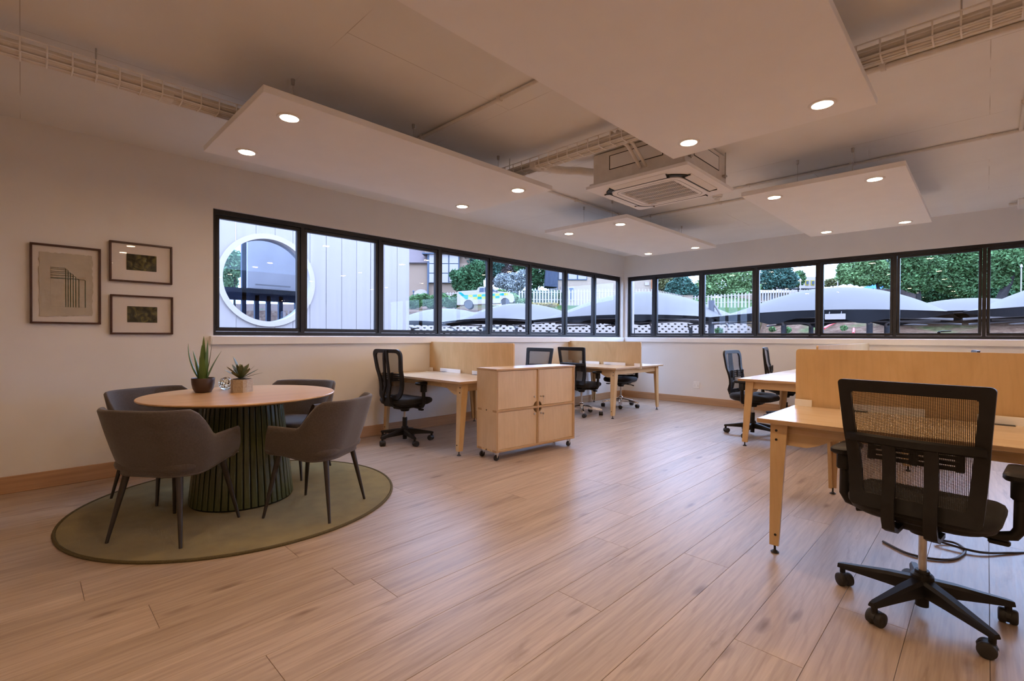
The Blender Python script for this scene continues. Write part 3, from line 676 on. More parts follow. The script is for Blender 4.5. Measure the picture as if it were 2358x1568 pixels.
# ------------------------------------------------------------------ office chairs (facing +y)
def hoop_outline(wt_, wb, z0, z1, r, n=6):
    P = rrect(1, 1, .5, n) if r is None else rrect(.46, z1-z0, r, n); zc = (z0+z1)/2; out = []
    for x, z in P:
        t = (z+(z1-z0)/2)/(z1-z0); out.append((x/.46*lerp(wb, wt_, t), z+zc))
    return out
caster_me = None
def office_chair(label, style, base_mat, loc, rz, base_rz=0., arms=True, group='black office chairs', top=1.02, arm_z=.665):
    t = thing('office_chair', label, 'chair', (loc[0], loc[1], 0), rz, group)
    # base: hub with five tapered arms, a caster under each arm end
    m = MB(); m.lathe([(.030, .078), (.036, .082), (.042, .10), (.040, .165), (.030, .175)], 20)
    for k in range(5):
        Mx = RZ(base_rz+2*PI*k/5); pts = []
        for r_, w_, z0, z1 in ((.03, .030, .085, .150), (.12, .026, .085, .138), (.22, .021, .083, .118), (.300, .017, .080, .103), (.318, .013, .080, .098)):
            pts.append([(r_, -w_, z0), (r_, -w_, z1-.012), (r_, -w_*.6, z1), (r_, w_*.6, z1), (r_, w_, z1-.012), (r_, w_, z0)])
        b0 = len(m.v); m.grid(pts, True, Mx); m.f.append(tuple(b0+24+q for q in range(6)))
        m.lathe([(.012, .058), (.012, .085)], 10, (0, 0, 0), Mx @ T(.300, 0, 0))
    base = m.build('star_base', base_mat, t, 35)
    global caster_me
    if caster_me is None:
        c = MB()
        for s in (-1, 1):
            c.lathe([(.001, -.013), (.022, -.014), (.0285, -.011), (.0300, -.006), (.0300, .007), (.027, .012), (.001, .013)], 24, Mx=T(.014, s*.0165, .0300) @ RX(PI/2*s))
        c.tube([(.014, -.016, .030), (.014, .016, .030)], .026, 16)
        hood = [(.033*math.cos(a), .030*math.sin(a)) for a in [math.radians(20+12*q) for q in range(14)]]
        c.grid([[(.014+x, y_, .030+z) for x, z in hood] for y_ in (-.008, .008)]); c.grid([[(.014+x*.84, y_, .030+z*.84) for x, z in hood] for y_ in (-.008, .008)])
        c.lathe([(.011, .050), (.011, .066)], 10)
        caster_me = c.mesh('caster', black_rubber, 40)
    for k in range(5):
        a = base_rz+2*PI*k/5; o = obj('caster', caster_me, base, (.300*math.cos(a), .300*math.sin(a), 0)); o.rotation_euler = (0, 0, a+1.1+.7*k)
    gm = chrome if base_mat is chrome else black_plastic
    ct_ = .185 if style == 'yoke' else .275
    MB().lathe([(.024, .030), (.024, .05), (.0265, .16), (.0265, ct_-.005), (.024, ct_)], 18).build('gas_lift_cover', gm, t, 40)
    MB().lathe([(.0150, ct_-.01), (.0150, .40)], 16).build('gas_lift', steel, t, 40)
    mm = MB().cbox(-.075, .075, -.12, .11, .375, .425, .015).lathe([(.045, .345), (.060, .385), (.060, .40)], 18)
    mech = mm.build('tilt_mechanism', black_plastic, t, 40)
    MB().tube([(.07, .02, .395), (.19, .02, .388), (.225, .02, .380)], [.006, .006, .005], 8).cbox(.20, .265, .003, .037, .368, .388, .006).build('lever', black_plastic, mech, 40)
    MB().tube([(-.07, .02, .395), (-.20, .03, .385), (-.25, .035, .375)], [.006, .007, .011], 8).build('lever', black_plastic, mech, 40)
    # seat
    P = rrect(.49, .47, .13, 7); rows = []
    for s_, z in ((.55, .418), (.86, .424), (.96, .438), (.985, .452)): rows.append([(x*s_, y*s_+.02, z) for x, y in P])
    m = MB().grid(rows, True); n = len(P); m.f.append(tuple(range(n))); m.f.append(tuple(3*n+k for k in range(n))); m.build('seat_shell', black_plastic, t, 50)
    rows = []
    for s_, z in ((.985, .452), (1.015, .465), (1.02, .482), (.99, .498), (.92, .508), (.6, .512), (.2, .511)): rows.append([(x*s_, y*s_+.02, z-(.020*max(0, (y-.08)/.15)**2 if y > .08 else 0)) for x, y in P])
    m = MB().grid(rows, True); m.f.append(tuple(range(n))); m.f.append(tuple(6*n+k for k in range(n))); m.build('seat_cushion', black_fabric, t, 60)
    # backrest
    z0 = .478 if style == 'yoke' else .50
    def yb(z, x=0):
        u = (z-z0)/(top-z0); return (-.238 if style == 'yoke' else -.222)+.022*math.sin(min(1, u/.6)*PI)*(1 if u < .6 else 0) - .075*max(0, u-.25)**1.3 - .0 + .16*x*x
    if style == 'yoke':
        out = hoop_outline(.49, .415, z0, top, .018); inn = hoop_outline(.40, .325, z0+.055, top-.050, .014)
    else:
        out = hoop_outline(.46, .34, z0, top, .075); inn = hoop_outline(.375, .255, z0+.05, top-.04, .055)
    # refine the outlines so that the frame follows the curve of the back
    def fine(P, n):
        Q = []
        for i in range(len(P)):
            a, b_ = P[i], P[(i+1) % len(P)]
            k_ = 8 if math.dist(a, b_) > .1 else 1
            Q += [(lerp(a[0], b_[0], q/k_), lerp(a[1], b_[1], q/k_)) for q in range(k_)]
        return Q
    out, inn = fine(out, 0), fine(inn, 0)
    th = .012
    MB().ring([((x, yb(z, x)+th, z), (x, yb(z, x)-th, z)) for x, z in out], [((x, yb(z, x)+th*.9, z), (x, yb(z, x)-th*.9, z)) for x, z in inn]).build('backrest_frame', black_plastic, t, 50)
    rows = []
    zlo, zhi = min(z for _, z in inn)-.004, max(z for _, z in inn)+.004
    for k in range(15):
        z = lerp(zlo, zhi, k/14); u = (z-z0)/(top-z0); hw = (lerp(.325, .40, u) if style == 'yoke' else lerp(.255, .375, u))/2+.004
        hw *= 1 if style == 'yoke' else (1-.18*max(0, 1-(k/2.5))**2-.12*max(0, 1-((14-k)/2.0))**2)
        rows.append([(x, yb(z, x)+.002, z) for x in [lerp(-hw, hw, q/12) for q in range(13)]])
    MB().grid(rows).build('backrest_mesh', chair_mesh, t, 60)
    # lumbar pad with slots, in front of the mesh
    m = MB(); lz = z0+.20
    for k in range(4):
        m.grid([[(x, yb(lz+.022*k, x)+.014+dy, lz+.022*k+dz) for x in [lerp(-.14, .14, q/10) for q in range(11)]] for dy, dz in ((0, 0), (.008, .0), (.008, .015), (0, .015), (0, 0))])
    for sx in (-.14, 0, .14): m.cbox(sx-.014, sx+.014, yb(lz, sx)+.012, yb(lz, sx)+.026, lz-.004, lz+.088, .003)
    m.build('lumbar_support', black_plastic, t)
    if style == 'yoke':
        zy = lerp(z0, top, .545); m = MB(); rows = []
        for q in range(17):
            x = lerp(-.218, .218, q/16); bow = .028*(1-(x/.218)**2)**.6 if abs(x) < .2179 else 0; y_ = yb(zy, x)-.010-bow; h = .021
            rows.append([(x, y_, zy-h), (x, y_-.014, zy-h*.6), (x, y_-.014, zy+h*.6), (x, y_, zy+h)])
        b0 = len(m.v); m.grid(rows, True); m.f += [(b0, b0+1, b0+2, b0+3), tuple(b0+64+k for k in range(4))]
        m.build('yoke_bar', black_plastic, t, 40)
        for sx in (-1, 1):
            x = sx*.066; m = MB(); rows = []
            for z, y_ in ((zy+.012, yb(zy)-.040), (zy-.06, yb(zy-.06)-.038), (lerp(z0, zy, .45), yb(z0+.12)-.046), (z0+.05, -.284), (.455, -.285), (.415, -.265), (.392, -.21), (.388, -.10)):
                w_ = .021; d = .011
                rows.append((z, y_))
            pr = []
            for i, (z, y_) in enumerate(rows):
                a = rows[max(0, i-1)]; b_ = rows[min(len(rows)-1, i+1)]; dv = Vector((b_[1]-a[1], b_[0]-a[0])).normalized(); nv = Vector((-dv.y, dv.x))*.009
                pr.append([(x-.021, y_+nv.x, z+nv.y), (x-.021, y_-nv.x, z-nv.y), (x+.021, y_-nv.x, z-nv.y), (x+.021, y_+nv.x, z+nv.y)])
            m.grid(pr, True); m.f += [(0, 1, 2, 3), tuple(len(pr)*4-4+k for k in range(4))]; m.build('upright_bar', black_plastic, t, 40)
    else:
        pr_ = [(top-.012, yb(top)-.012), (top-.10, yb(top-.1)-.024), (lerp(z0, top, .55), yb(lerp(z0, top, .55))-.034), (lerp(z0, top, .28), yb(z0+.14)-.048), (z0+.03, yb(z0)-.055), (z0-.05, -.245), (.43, -.20), (.40, -.10)]
        for sx in (-1, 1):
            pts = []
            for i, (z, y_) in enumerate(pr_):
                x = sx*lerp(.018, .045, min(1, i/4)); a = pr_[max(0, i-1)]; b_ = pr_[min(7, i+1)]; dv = Vector((b_[1]-a[1], b_[0]-a[0])).normalized(); nv = Vector((-dv.y, dv.x))*.010
                pts.append([(x-.014, y_+nv.x, z+nv.y), (x-.014, y_-nv.x, z-nv.y), (x+.014, y_-nv.x, z-nv.y), (x+.014, y_+nv.x, z+nv.y)])
            m = MB().grid(pts, True); m.f += [(0, 1, 2, 3), tuple(28+k for k in range(4))]; m.build('spine_rib', black_plastic, t, 40)
        MB().cbox(-.055, .055, -.262, -.205, z0-.075, z0+.03, .01).build('spine_foot', black_plastic, t)
    if arms:
        for sx in (-1, 1):
            m = MB(); m.tube([(sx*.10, .0, .408), (sx*.235, .0, .408), (sx*.275, .0, .420), (sx*.292, .0, .450), (sx*.292, .0, arm_z-.02)], [.016, .018, .020, .021, .019], 12)
            m.cbox(sx*.292-.028, sx*.292+.028, -.03, .03, arm_z-.10, arm_z-.015, .008)
            a = m.build('armrest', black_plastic, t, 45)
            P = rrect(.085, .25, .035, 5)
            rows = [[(x*s_+sx*.288, y*s_+.02, z) for x, y in P] for s_, z in ((.85, arm_z-.018), (1, arm_z-.008), (1, arm_z+.006), (.9, arm_z+.013), (.5, arm_z+.015))]
            q = MB().grid(rows, True); n_ = len(P); q.f += [tuple(range(n_)), tuple(4*n_+k for k in range(n_))]; q.build('arm_pad', black_plastic, a, 50)
    return t
OC = []
OC.append(office_chair('large black mesh back office chair in the right foreground, seen from behind', 'yoke', black_plastic, (-.19, 2.745), math.radians(-5), math.radians(28+5), top=1.015))
OC.append(office_chair('black office chair with a black base at the wall desk nearest the tub chairs', 'spine', black_plastic, (-4.665, 3.03), math.radians(10), math.radians(-85-10), top=1.045, arm_z=.675))
OC.append(office_chair('black office chair just behind the storage cabinet, only its mesh back showing', 'yoke', chrome, (-4.50, 4.86), math.radians(180), .3, top=1.03))
OC.append(office_chair('black office chair with a chrome base at the near side of the corner desk', 'yoke', chrome, (-4.42, 6.02), math.radians(2), math.radians(-50), top=1.035))
OC.append(office_chair('black office chair with a chrome base pushed under the far side of the corner desk', 'yoke', chrome, (-4.46, 7.20), math.radians(186), math.radians(40), top=1.02, arms=False))
OC.append(office_chair('black office chair with a black base at the near end of the far right desk', 'spine', black_plastic, (-2.04, 6.29), math.radians(-95), math.radians(5), top=1.03))
OC.append(office_chair('black office chair at the far end of the far right desk, only its back showing', 'spine', black_plastic, (-2.03, 7.62), math.radians(-80), math.radians(20), top=1.05))
OC.append(office_chair('black office chair hidden behind the long foreground screen, only its top edge showing', 'yoke', black_plastic, (-.36, 7.02), math.radians(96), .2, top=1.068))

# ------------------------------------------------------------------ desks
foot_me = MB().lathe([(.020, 0), (.022, .004), (.012, .012), (.006, .016), (.006, .045)], 16).mesh('levelling_foot', black_rubber, 40)
bolt_me = MB().lathe([(.0065, 0), (.0065, .003), (0, .003)], 10).mesh('bolt', core_dark)
def bench(label, loc, rz, L, D, modules=1, wall_end=False):
    """double desk: two tops back to back with a screen between; local x along the screen, origin at the near left corner on the floor"""
    t = thing('bench_desk', label, 'desk', (loc[0], loc[1], 0), rz, 'birch plywood bench desks')
    ML = L/modules
    for mod in range(modules):
        x0 = mod*ML; x1 = x0+ML-(.004 if mod < modules-1 else 0)
        for side in (0, 1):
            y0, y1 = (0, D/2-.035) if side == 0 else (D/2+.035, D)
            tp = MB().cbox(x0, x1, y0, y1, .718, .7425, .002).build('tabletop', ply_top, t)
            MB().box(x0-.0004, x1+.0004, y0-.0004, y1+.0004, .7205, .7400).build('edge_band', ply_edge, tp)
            # rail with shaped gusset ends under the front edge
            yy = .115 if side == 0 else D-.115
            for a, s in ((x0+.10, 1), (x1-.10, -1)):
                pol = [(0, .716), (.34*s, .716), (.34*s, .655), (.24*s, .648), (.17*s, .610), (.12*s, .592), (0, .592)]
                MB().prism([(a+p_[0], p_[1]) for p_ in (pol if s > 0 else pol[::-1])], -yy-.009, -yy+.009, RX(PI/2)).build('gusset', ply_x, t)
            MB().cbox(x0+.44, x1-.44, yy-.009, yy+.009, .655, .716, .001).build('front_rail', ply_x, t)
        for e in ((0, 1) if mod == 0 else (1,)):
            xx = x0+.085 if e == 0 else x1-.085
            MB().cbox(xx-.009, xx+.009, .12, D-.12, .635, .716, .001).build('end_rail', ply_y, t)
            for side in (0, 1):
                sx = 1 if e == 0 else -1; sy = 1 if side == 0 else -1
                px_, py_ = xx-sx*.035, (.065 if side == 0 else D-.065)
                m = MB()
                # folded leg: two tapering boards meeting at the outer corner, leaning outward
                def brd(p_top, p_bot, w_top, w_bot, ax, sg):
                    th = .020; vs = []
                    for (cx, cy, z, w_) in ((p_bot[0], p_bot[1], .045, w_bot), (p_top[0], p_top[1], .716, w_top)):
                        if ax == 'x': vs += [(cx, cy, z), (cx+sg*w_, cy, z), (cx+sg*w_, cy+sy*th, z), (cx, cy+sy*th, z)]
                        else: vs += [(cx, cy, z), (cx, cy+sg*w_, z), (cx+sx*th, cy+sg*w_, z), (cx+sx*th, cy, z)]
                    m.add(vs, [(0, 1, 2, 3), (4, 5, 6, 7), (0, 1, 5, 4), (1, 2, 6, 5), (2, 3, 7, 6), (3, 0, 4, 7)])
                tp_, bt_ = (px_, py_), (px_+sx*.010, py_-sy*.035)
                brd(tp_, bt_, .085, .045, 'x', sx); brd((tp_[0]+sx*.0005, tp_[1]+sy*.0201), (bt_[0]+sx*.0005, bt_[1]+sy*.0201), .062, .034, 'y', sy)
                lg = m.build('leg', ply_z, t)
                obj('levelling_foot', foot_me, lg, (bt_[0]+sx*.022, bt_[1]+sy*.022, 0))
                for z in (.675, .625, .105):
                    k_ = (z-.045)/.671; o = obj('bolt', bolt_me, lg); o.matrix_local = T(lerp(bt_[0], tp_[0], k_)+sx*.03, lerp(bt_[1], tp_[1], k_)-sy*.0005, z) @ RX(sy*PI/2)
        # flaps of the white cable channel on both sides of the screen
        for a, b in ((0, .105), (.255, .665), (ML-.665, ML-.255), (ML-.105, ML)):
            for s in (-1, 1):
                y_ = D/2+s*.030
                MB().cbox(x0+a+.003, x0+b-.003, y_-.003, y_+.003, .70, .785, .0012).build('cable_flap', white_paint, t)
                if b-a > .2: MB().cbox(x0+(a+b)/2-.16, x0+(a+b)/2-.06, y_+s*.004, y_+s*.055, .7426, .7436, .0003).build('grommet_slot', core_dark, t)
        MB().box(x0+.2, x1-.2, D/2-.10, D/2+.10, .600, .606).box(x0+.2, x1-.2, D/2-.10, D/2-.094, .606, .66).box(x0+.2, x1-.2, D/2+.094, D/2+.10, .606, .66).build('cable_channel', white_paint, t)
    P = rrect(L-.004, 1.116-.690, .022, 5)
    sc_ = MB().prism([(x+L/2, z+(1.116+.690)/2) for x, z in P], -D/2-.009, -D/2+.009, RX(PI/2)).build('divider_screen', ply_z, t)
    return t
bench('birch wall desk nearest the round table, behind the storage cabinet', (XL+.003, 3.0), 0, 1.535, 1.50)
bench('birch wall desk in the far corner of the room', (XL+.003, 5.97), 0, 1.405, 1.42)
bench('birch double desk in the right foreground with a long screen', (-.910, 2.88), 0, 1.54, 1.52)
bench('long birch double desk in the background at the right reaching the far wall', (-.44, 5.50), PI/2, 2.90, 1.50, 2)

# ------------------------------------------------------------------ storage cabinet on casters
CW, CDp, CB, CT = 1.085, .315, .085, .880
cb = thing('storage_cabinet', 'birch plywood cabinet with four doors standing on casters', 'cabinet', (-3.288, 3.142, 0), math.radians(90-5.2))
MB().cbox(-.004, CW+.004, -.002, CDp, CT-.020, CT, .002).build('top_board', ply_top, cb)
MB().box(-.0045, CW+.0045, -.0025, CDp+.0005, CT-.0165, CT-.0035).build('edge_band', ply_edge, cb)
MB().cbox(0, CW, 0, CDp, CB, CB+.020, .002).build('bottom_board', ply_x, cb)
for a in (0, CW-.020): MB().cbox(a, a+.020, 0, CDp, CB+.0203, CT-.0203, .001).build('side_panel', ply_cab, cb)
MB().cbox(.0203, CW-.0203, CDp-.012, CDp, CB+.0203, CT-.0203, .001).build('back_panel', ply_cab, cb)
zm = (CB+CT)/2-.005
MB().cbox(.0203, CW-.0203, .0, CDp-.0125, zm-.010, zm+.010, .001).build('shelf', ply_x, cb)
for z0_, z1_ in ((CB+.0203, zm-.0103), (zm+.0103, CT-.0203)): MB().cbox(CW/2-.010, CW/2+.010, .0, CDp-.0125, z0_, z1_, .001).build('centre_upright', ply_cab, cb)
for a in ((0, .020, CB, CT-.0205), (CW-.020, CW, CB, CT-.0205), (.0205, CW-.0205, CB, CB+.020), (.0205, CW-.0205, zm-.010, zm+.010), (CW/2-.010, CW/2+.010, CB+.0205, zm-.0105), (CW/2-.010, CW/2+.010, zm+.0105, CT-.0205)):
    MB().box(a[0]+.002, a[1]-.002, -.0008, .002, a[2]+.002, a[3]-.002).build('ply_edge', ply_edge, cb)
lock_me = MB().lathe([(.0095, 0), (.0095, .006), (.0075, .008), (0, .008)], 14).box(-.001, .001, -.005, .005, .008, .0085).mesh('lock', steel, 40)
key_me = MB().cbox(-.0012, .0012, -.003, .003, 0, .022, .0004).lathe([(.002, -.001), (.010, -.001), (.010, .001), (.002, .001)], 14, Mx=T(0, 0, .030) @ RY(PI/2)).cbox(-.003, .003, -.022, -.006, .026, .028, .0005).cbox(-.001, .001, -.06, -.02, .030, .032, .0004).mesh('key', steel)
for ix in (0, 1):
    for iz in (0, 1):
        x0, x1 = (.0235, CW/2-.0135) if ix == 0 else (CW/2+.0135, CW-.0235)
        z0_, z1_ = (CB+.0235, zm-.0135) if iz == 0 else (zm+.0135, CT-.0245)
        cx_, cz_ = CW/2, zm; R = .060; pol = []
        hx = x1 if ix == 0 else x0; hz = z1_ if iz == 0 else z0_       # notched corner
        arc = []
        a0 = math.atan2((hz-cz_), -math.sqrt(max(0, R*R-(hz-cz_)**2)) if ix == 0 else math.sqrt(max(0, R*R-(hz-cz_)**2)))
        a1 = math.atan2(-math.sqrt(R*R-(hx-cx_)**2) if iz == 0 else math.sqrt(R*R-(hx-cx_)**2), hx-cx_)
        if ix == 0 and iz == 0: a1_ = a1
        d = a1-a0
        while d > PI: d -= 2*PI
        while d < -PI: d += 2*PI
        arc = [(cx_+R*math.cos(a0+d*q/8), cz_+R*math.sin(a0+d*q/8)) for q in range(9)]
        ox, oz = (x0 if ix == 0 else x1), (z0_ if iz == 0 else z1_)
        pol = arc+[(hx, oz), (ox, oz), (ox, hz)]
        dr = MB().prism(pol, .011, .027, Matrix(((1, 0, 0, 0), (0, 0, 1, 0), (0, 1, 0, 0), (0, 0, 0, 1)))).build('door', ply_cab, cb)
        lx, lz = CW/2+(-.045 if ix == 0 else .045), (zm+.105 if iz == 1 else zm-.068)
        lo = obj('lock', lock_me, dr); lo.matrix_local = T(lx, .011, lz) @ RX(PI/2)
        if ix == 1: ko = obj('key', key_me, dr); ko.matrix_local = T(lx, .003, lz) @ RX(PI/2)
for z in (CB+.010, zm, CT-.010):
    for y_ in (.03, CDp-.05):
        MB().box(-.0008, .0004, y_-.03, y_+.03, z-.010, z+.010).build('joint_tab', ply_edge, cb)
    o = obj('bolt', bolt_me, cb); o.matrix_local = T(-.0002, CDp/2, z) @ RY(-PI/2)
for cx_, cy_ in ((.04, .045), (CW-.045, .045), (.04, CDp-.045), (CW-.045, CDp-.045)):
    k = MB().cbox(cx_-.025, cx_+.025, cy_-.025, cy_+.025, CB-.004, CB-.0005, .001)
    for s in (-1, 1): k.add([(cx_-.006, cy_+s*.014, .028), (cx_+.020, cy_+s*.014, CB-.004), (cx_-.018, cy_+s*.014, CB-.004), (cx_-.006, cy_+s*.016, .028), (cx_+.020, cy_+s*.016, CB-.004), (cx_-.018, cy_+s*.016, CB-.004)], [(0, 1, 2), (5, 4, 3), (0, 3, 4, 1), (1, 4, 5, 2), (2, 5, 3, 0)])
    ko = k.build('caster_fork', steel, cb)
    MB().lathe([(.001, -.010), (.022, -.011), (.0275, -.008), (.0275, .008), (.022, .011), (.001, .010)], 20, Mx=T(cx_-.006, cy_, .0275) @ RX(PI/2)).build('wheel', black_rubber, ko, 40)

# ------------------------------------------------------------------ wall outlet and floor cable
wo = thing('wall_outlet', 'white double power outlet low on the far wall', 'outlet', (-3.69, YB, .342))
MB().cbox(-.058, .058, -.012, 0, -.058, .058, .003).build('plate', white_paint, wo)
for sx in (-.028, .028):
    MB().cbox(sx-.023, sx+.023, -.0135, -.011, -.045, .010, .001).build('socket_face', white_paint, wo)
    MB().tube([(sx, -.0145, -.005), (sx, -.013, -.005)], .0042, 8).tube([(sx-.010, -.0145, -.025), (sx-.010, -.013, -.025)], .0036, 8).tube([(sx+.010, -.0145, -.025), (sx+.010, -.013, -.025)], .0036, 8).build('socket_hole', core_dark, wo)
    MB().cbox(sx-.010, sx+.010, -.016, -.011, .022, .042, .001).build('switch', white_paint, wo)
def spline(pts, n=10):
    out = []; P = [pts[0]]+list(pts)+[pts[-1]]
    for i in range(1, len(P)-2):
        for k in range(n):
            t = k/n; a, b, c, d = (Vector(P[i-1]), Vector(P[i]), Vector(P[i+1]), Vector(P[i+2]))
            out.append(.5*((2*b)+(c-a)*t+(2*a-5*b+4*c-d)*t*t+(3*b-a-3*c+d)*t**3))
    return out+[Vector(pts[-1])]
fc = MB().tube(spline([(-.42, 3.52, .007), (-.30, 3.42, .007), (-.19, 3.435, .007), (-.11, 3.52, .007), (-.075, 3.69, .008), (-.12, 3.78, .010), (-.20, 3.72, .021), (-.03, 3.70, .014), (.10, 3.83, .007), (.25, 4.0, .007), (.42, 3.95, .1), (.5, 3.75, .60)]), .0065, 8)
tag(fc.build('power_cable', M('grey_cable', (.05, .045, .05), .5), smooth=60), 'dark grey power cable coiled on the floor under the right foreground desk', 'cable')

# ------------------------------------------------------------------ outside: ground, wing, retaining wall
def DEP(x, y): return x*_fw.x+y*_fw.y
def ground_z(x, y):
    D = DEP(x, y)
    px = IW/2+FPX*(x*CR.x+y*CR.y)/max(D, 1.)
    far = 1.19+(.052*D if D < 44 else .052*44+(D-44)*.118 if D < 56 else .052*44+12*.118+(D-56)*.03)
    far += .022*D*sstep((px-1980)/120)*sstep((D-17)/14)
    far += .020*D*sstep((px-1490)/40)*sstep((D-53)/8)
    slope = -.55 if y < 15.9 else lerp(-.55, 1.0, (y-15.9)/.3) if y < 16.2 else min(1.0+.29*(y-16.2), far)
    wall = -.55 if D < 30.0 else far-.05
    return lerp(wall, slope, sstep((px-1735)/30))
def terrain_material():
    m, t, b = nt('earth_and_mulch'); v = coords(t, (1, 1, 1), 'World')
    n1 = noise(t, v, .35, 4); n2 = noise(t, v, 5., 5, .7)
    a = ramp(t, n2, ((.3, (.040, .020, .012)), (.5, (.085, .046, .028)), (.7, (.135, .085, .055))))
    g = ramp(t, n2, ((.3, (.020, .038, .010)), (.7, (.050, .080, .02))))
    sp = N(t, 'ShaderNodeSeparateXYZ'); t.links.new(v, sp.inputs[0])
    mr = N(t, 'ShaderNodeMapRange'); mr.inputs['From Min'].default_value = 30.; mr.inputs['From Max'].default_value = 40.; t.links.new(sp.outputs[1], mr.inputs['Value'])
    a = mixc(t, mr.outputs[0], a, g)
    t.links.new(mixc(t, ramp(t, n1, ((.64, (0, 0, 0)), (.72, (1, 1, 1)))), a, g), b.inputs['Base Color']); b.inputs['Roughness'].default_value = 1.
    bump(t, b, n2, 1., .08); return m
rows = []
ys = [8.8, 12, 15.8, 15.95, 16.2, 16.6]+[16.6+.35*k for k in range(1, 26)]+[26+1.2*k for k in range(70)]
xs = [-100+4*k for k in range(21)]+[-20+.5*k for k in range(50)]+[5+3*k for k in range(28)]
MB().grid([[(x, y, ground_z(x, y)) for x in xs] for y in ys]).build('ground_outside', terrain_material(), smooth=50)
tag(struct(bpy.data.objects['ground_outside'], 'sloping bark mulch and grass bank outside the windows'), None, None)
g2 = MB().grid([[(x, y, -.56) for x in (-110, -5.45)] for y in (-40, 8.9)]).build('ground_yard', M('yard_paving', (0.142, 0.117, 0.103), .9, var=.15, scale=.6)); struct(g2, 'pale paved yard outside the left window')

cladding = M('white_cladding', (0.227, 0.187, 0.168), .55, var=.05, scale=1.2, stretch=(1, 9, .4))
ring_white = M('white_ring', (0.274, 0.223, 0.198), .5, var=.02)
blue_dark = M('slate_blue_metal', (0.0163, 0.0209, 0.0337), .5, var=.2)
WX, WY1 = -10.0, 6.61
PC, PZC, PR = 3.385, 2.255, .80
wg = thing('neighbouring_wing', 'white board clad building wing with a round window outside the left window', 'building', (WX, WY1, -.55))
wm = wg.matrix_world
def W(x, y, z): return (x-WX, y-WY1, z+.55)
m = MB(); m.box(*sum(([a, b] for a, b in zip(W(-15.2, WY1-.25, -.55), W(WX-.03, WY1-.03, 6.2))), [])); m.build('wing_end_wall', ring_white, wg)
BP = .345; k = 0; yy = WY1
while yy > -8.5:
    y1_, y0_ = yy-.006, yy-BP+.006
    n = 10; Y = [lerp(y0_, y1_, q/n) for q in range(n+1)]
    def side(y): d_ = (PR+.05)**2-(y-PC)**2; return math.sqrt(d_) if d_ > 0 else 0
    if max(side(y) for y in Y) > 0:
        up = [(y, max(PZC+side(y), PZC)) for y in Y]; lo = [(y, PZC-side(y)) for y in Y]
        polys = ([(y0_, 6.2)]+up+[(y1_, 6.2)], [(y0_, -.55)]+lo+[(y1_, -.55)])
    else: polys = ([(y0_, -.55), (y1_, -.55), (y1_, 6.2), (y0_, 6.2)],)
    for P in polys:
        dx = .004*((k*7) % 3)
        MB().prism([(p[0]-WY1, p[1]+.55) for p in P], -.03+dx, dx, Matrix(((0, 0, 1, 0), (1, 0, 0, 0), (0, 1, 0, 0), (0, 0, 0, 1)))).build('cladding_board', cladding, wg)
    yy -= BP; k += 1
pr = []
nn = 64
m = MB()
def circ(r, x): return [(x-WX, PC+r*math.cos(2*PI*q/nn)-WY1, PZC+r*math.sin(2*PI*q/nn)+.55) for q in range(nn)]
m.ring(list(zip(circ(PR+.10, WX+.045), circ(PR+.10, WX-.02))), list(zip(circ(PR, WX+.045), circ(PR, WX-.25)))); m.build('round_window_ring', ring_white, wg, 40)
MB().grid([circ(.001, WX-.10), circ(PR, WX-.10)], True).grid([circ(.001, WX-.108), circ(PR, WX-.108)], True).build('round_pane', blue_glass, wg)
MB().box(*sum(([a, b] for a, b in zip(W(-13.2, 3.95, 2.36), W(-13.1, 6.3, 6.0))), [])).build('inner_partition', M('inner_white', (0.493, 0.412, 0.372), .8, var=.08, scale=2), wg)
for y_, z_ in ((3.90, 6.0), (4.20, 2.2), (4.48, 2.2), (4.78, 2.2), (5.2, 2.2), (3.2, 2.2)): MB().box(*sum(([a, b] for a, b in zip(W(-13.3, y_-.05, -.5), W(-13.2, y_+.05, z_))), [])).build('inner_column', blue_dark, wg)
MB().box(*sum(([a, b] for a, b in zip(W(-13.35, -3, 2.06), W(-13.2, 6.3, 2.36))), [])).build('inner_beam', blue_dark, wg)
MB().box(*sum(([a, b] for a, b in zip(W(-13.05, 4.1, 2.44), W(-13.0, 4.95, 2.47))), [])).build('strip_light', ring_white, wg)

# retaining wall of hollow concrete blocks
concrete = M('pale_concrete_block', (0.248, 0.196, 0.163), .9, var=.15, scale=4, bmp=.4)
RD = 29.0
rw0 = AT(930, 776, RD); rw = thing('retaining_wall', 'terraced retaining wall of pale concrete blocks behind the carports', 'wall', (rw0.x, rw0.y, -.55), YAW)
BW, BH = .40, .155
blk = [(-.196, 0), (.196, 0), (.196, .070), (.130, .085), (.115, BH), (-.115, BH), (-.130, .085), (-.196, .070)]
FX = Matrix(((1, 0, 0, 0), (0, 0, 1, 0), (0, 1, 0, 0), (0, 0, 0, 1)))
blk_me = MB().prism(blk, 0, .30, FX).mesh('block', concrete)
spots = []
for r_ in range(12):
    for c_ in range(56):
        x = BW*(c_+.5*(r_ % 2))
        if r_*BH+1.75+BH > 2.69+.55+.10*math.sin(x*.7): continue
        if x > 21.6-.18*r_: continue
        spots.append((abs(r_-2.9), x, .06*r_, 1.65+r_*BH))
spots.sort()
for _, x, y, z in spots[:300]: obj('block', blk_me, rw, (x, y, z))
m = MB()
for _, x, y, z in spots[300:]: m.prism(blk, 0, .30, T(x, y, z) @ FX)
if spots[300:]: tag(m.build('blocks', concrete, rw), None, None, kind='stuff')
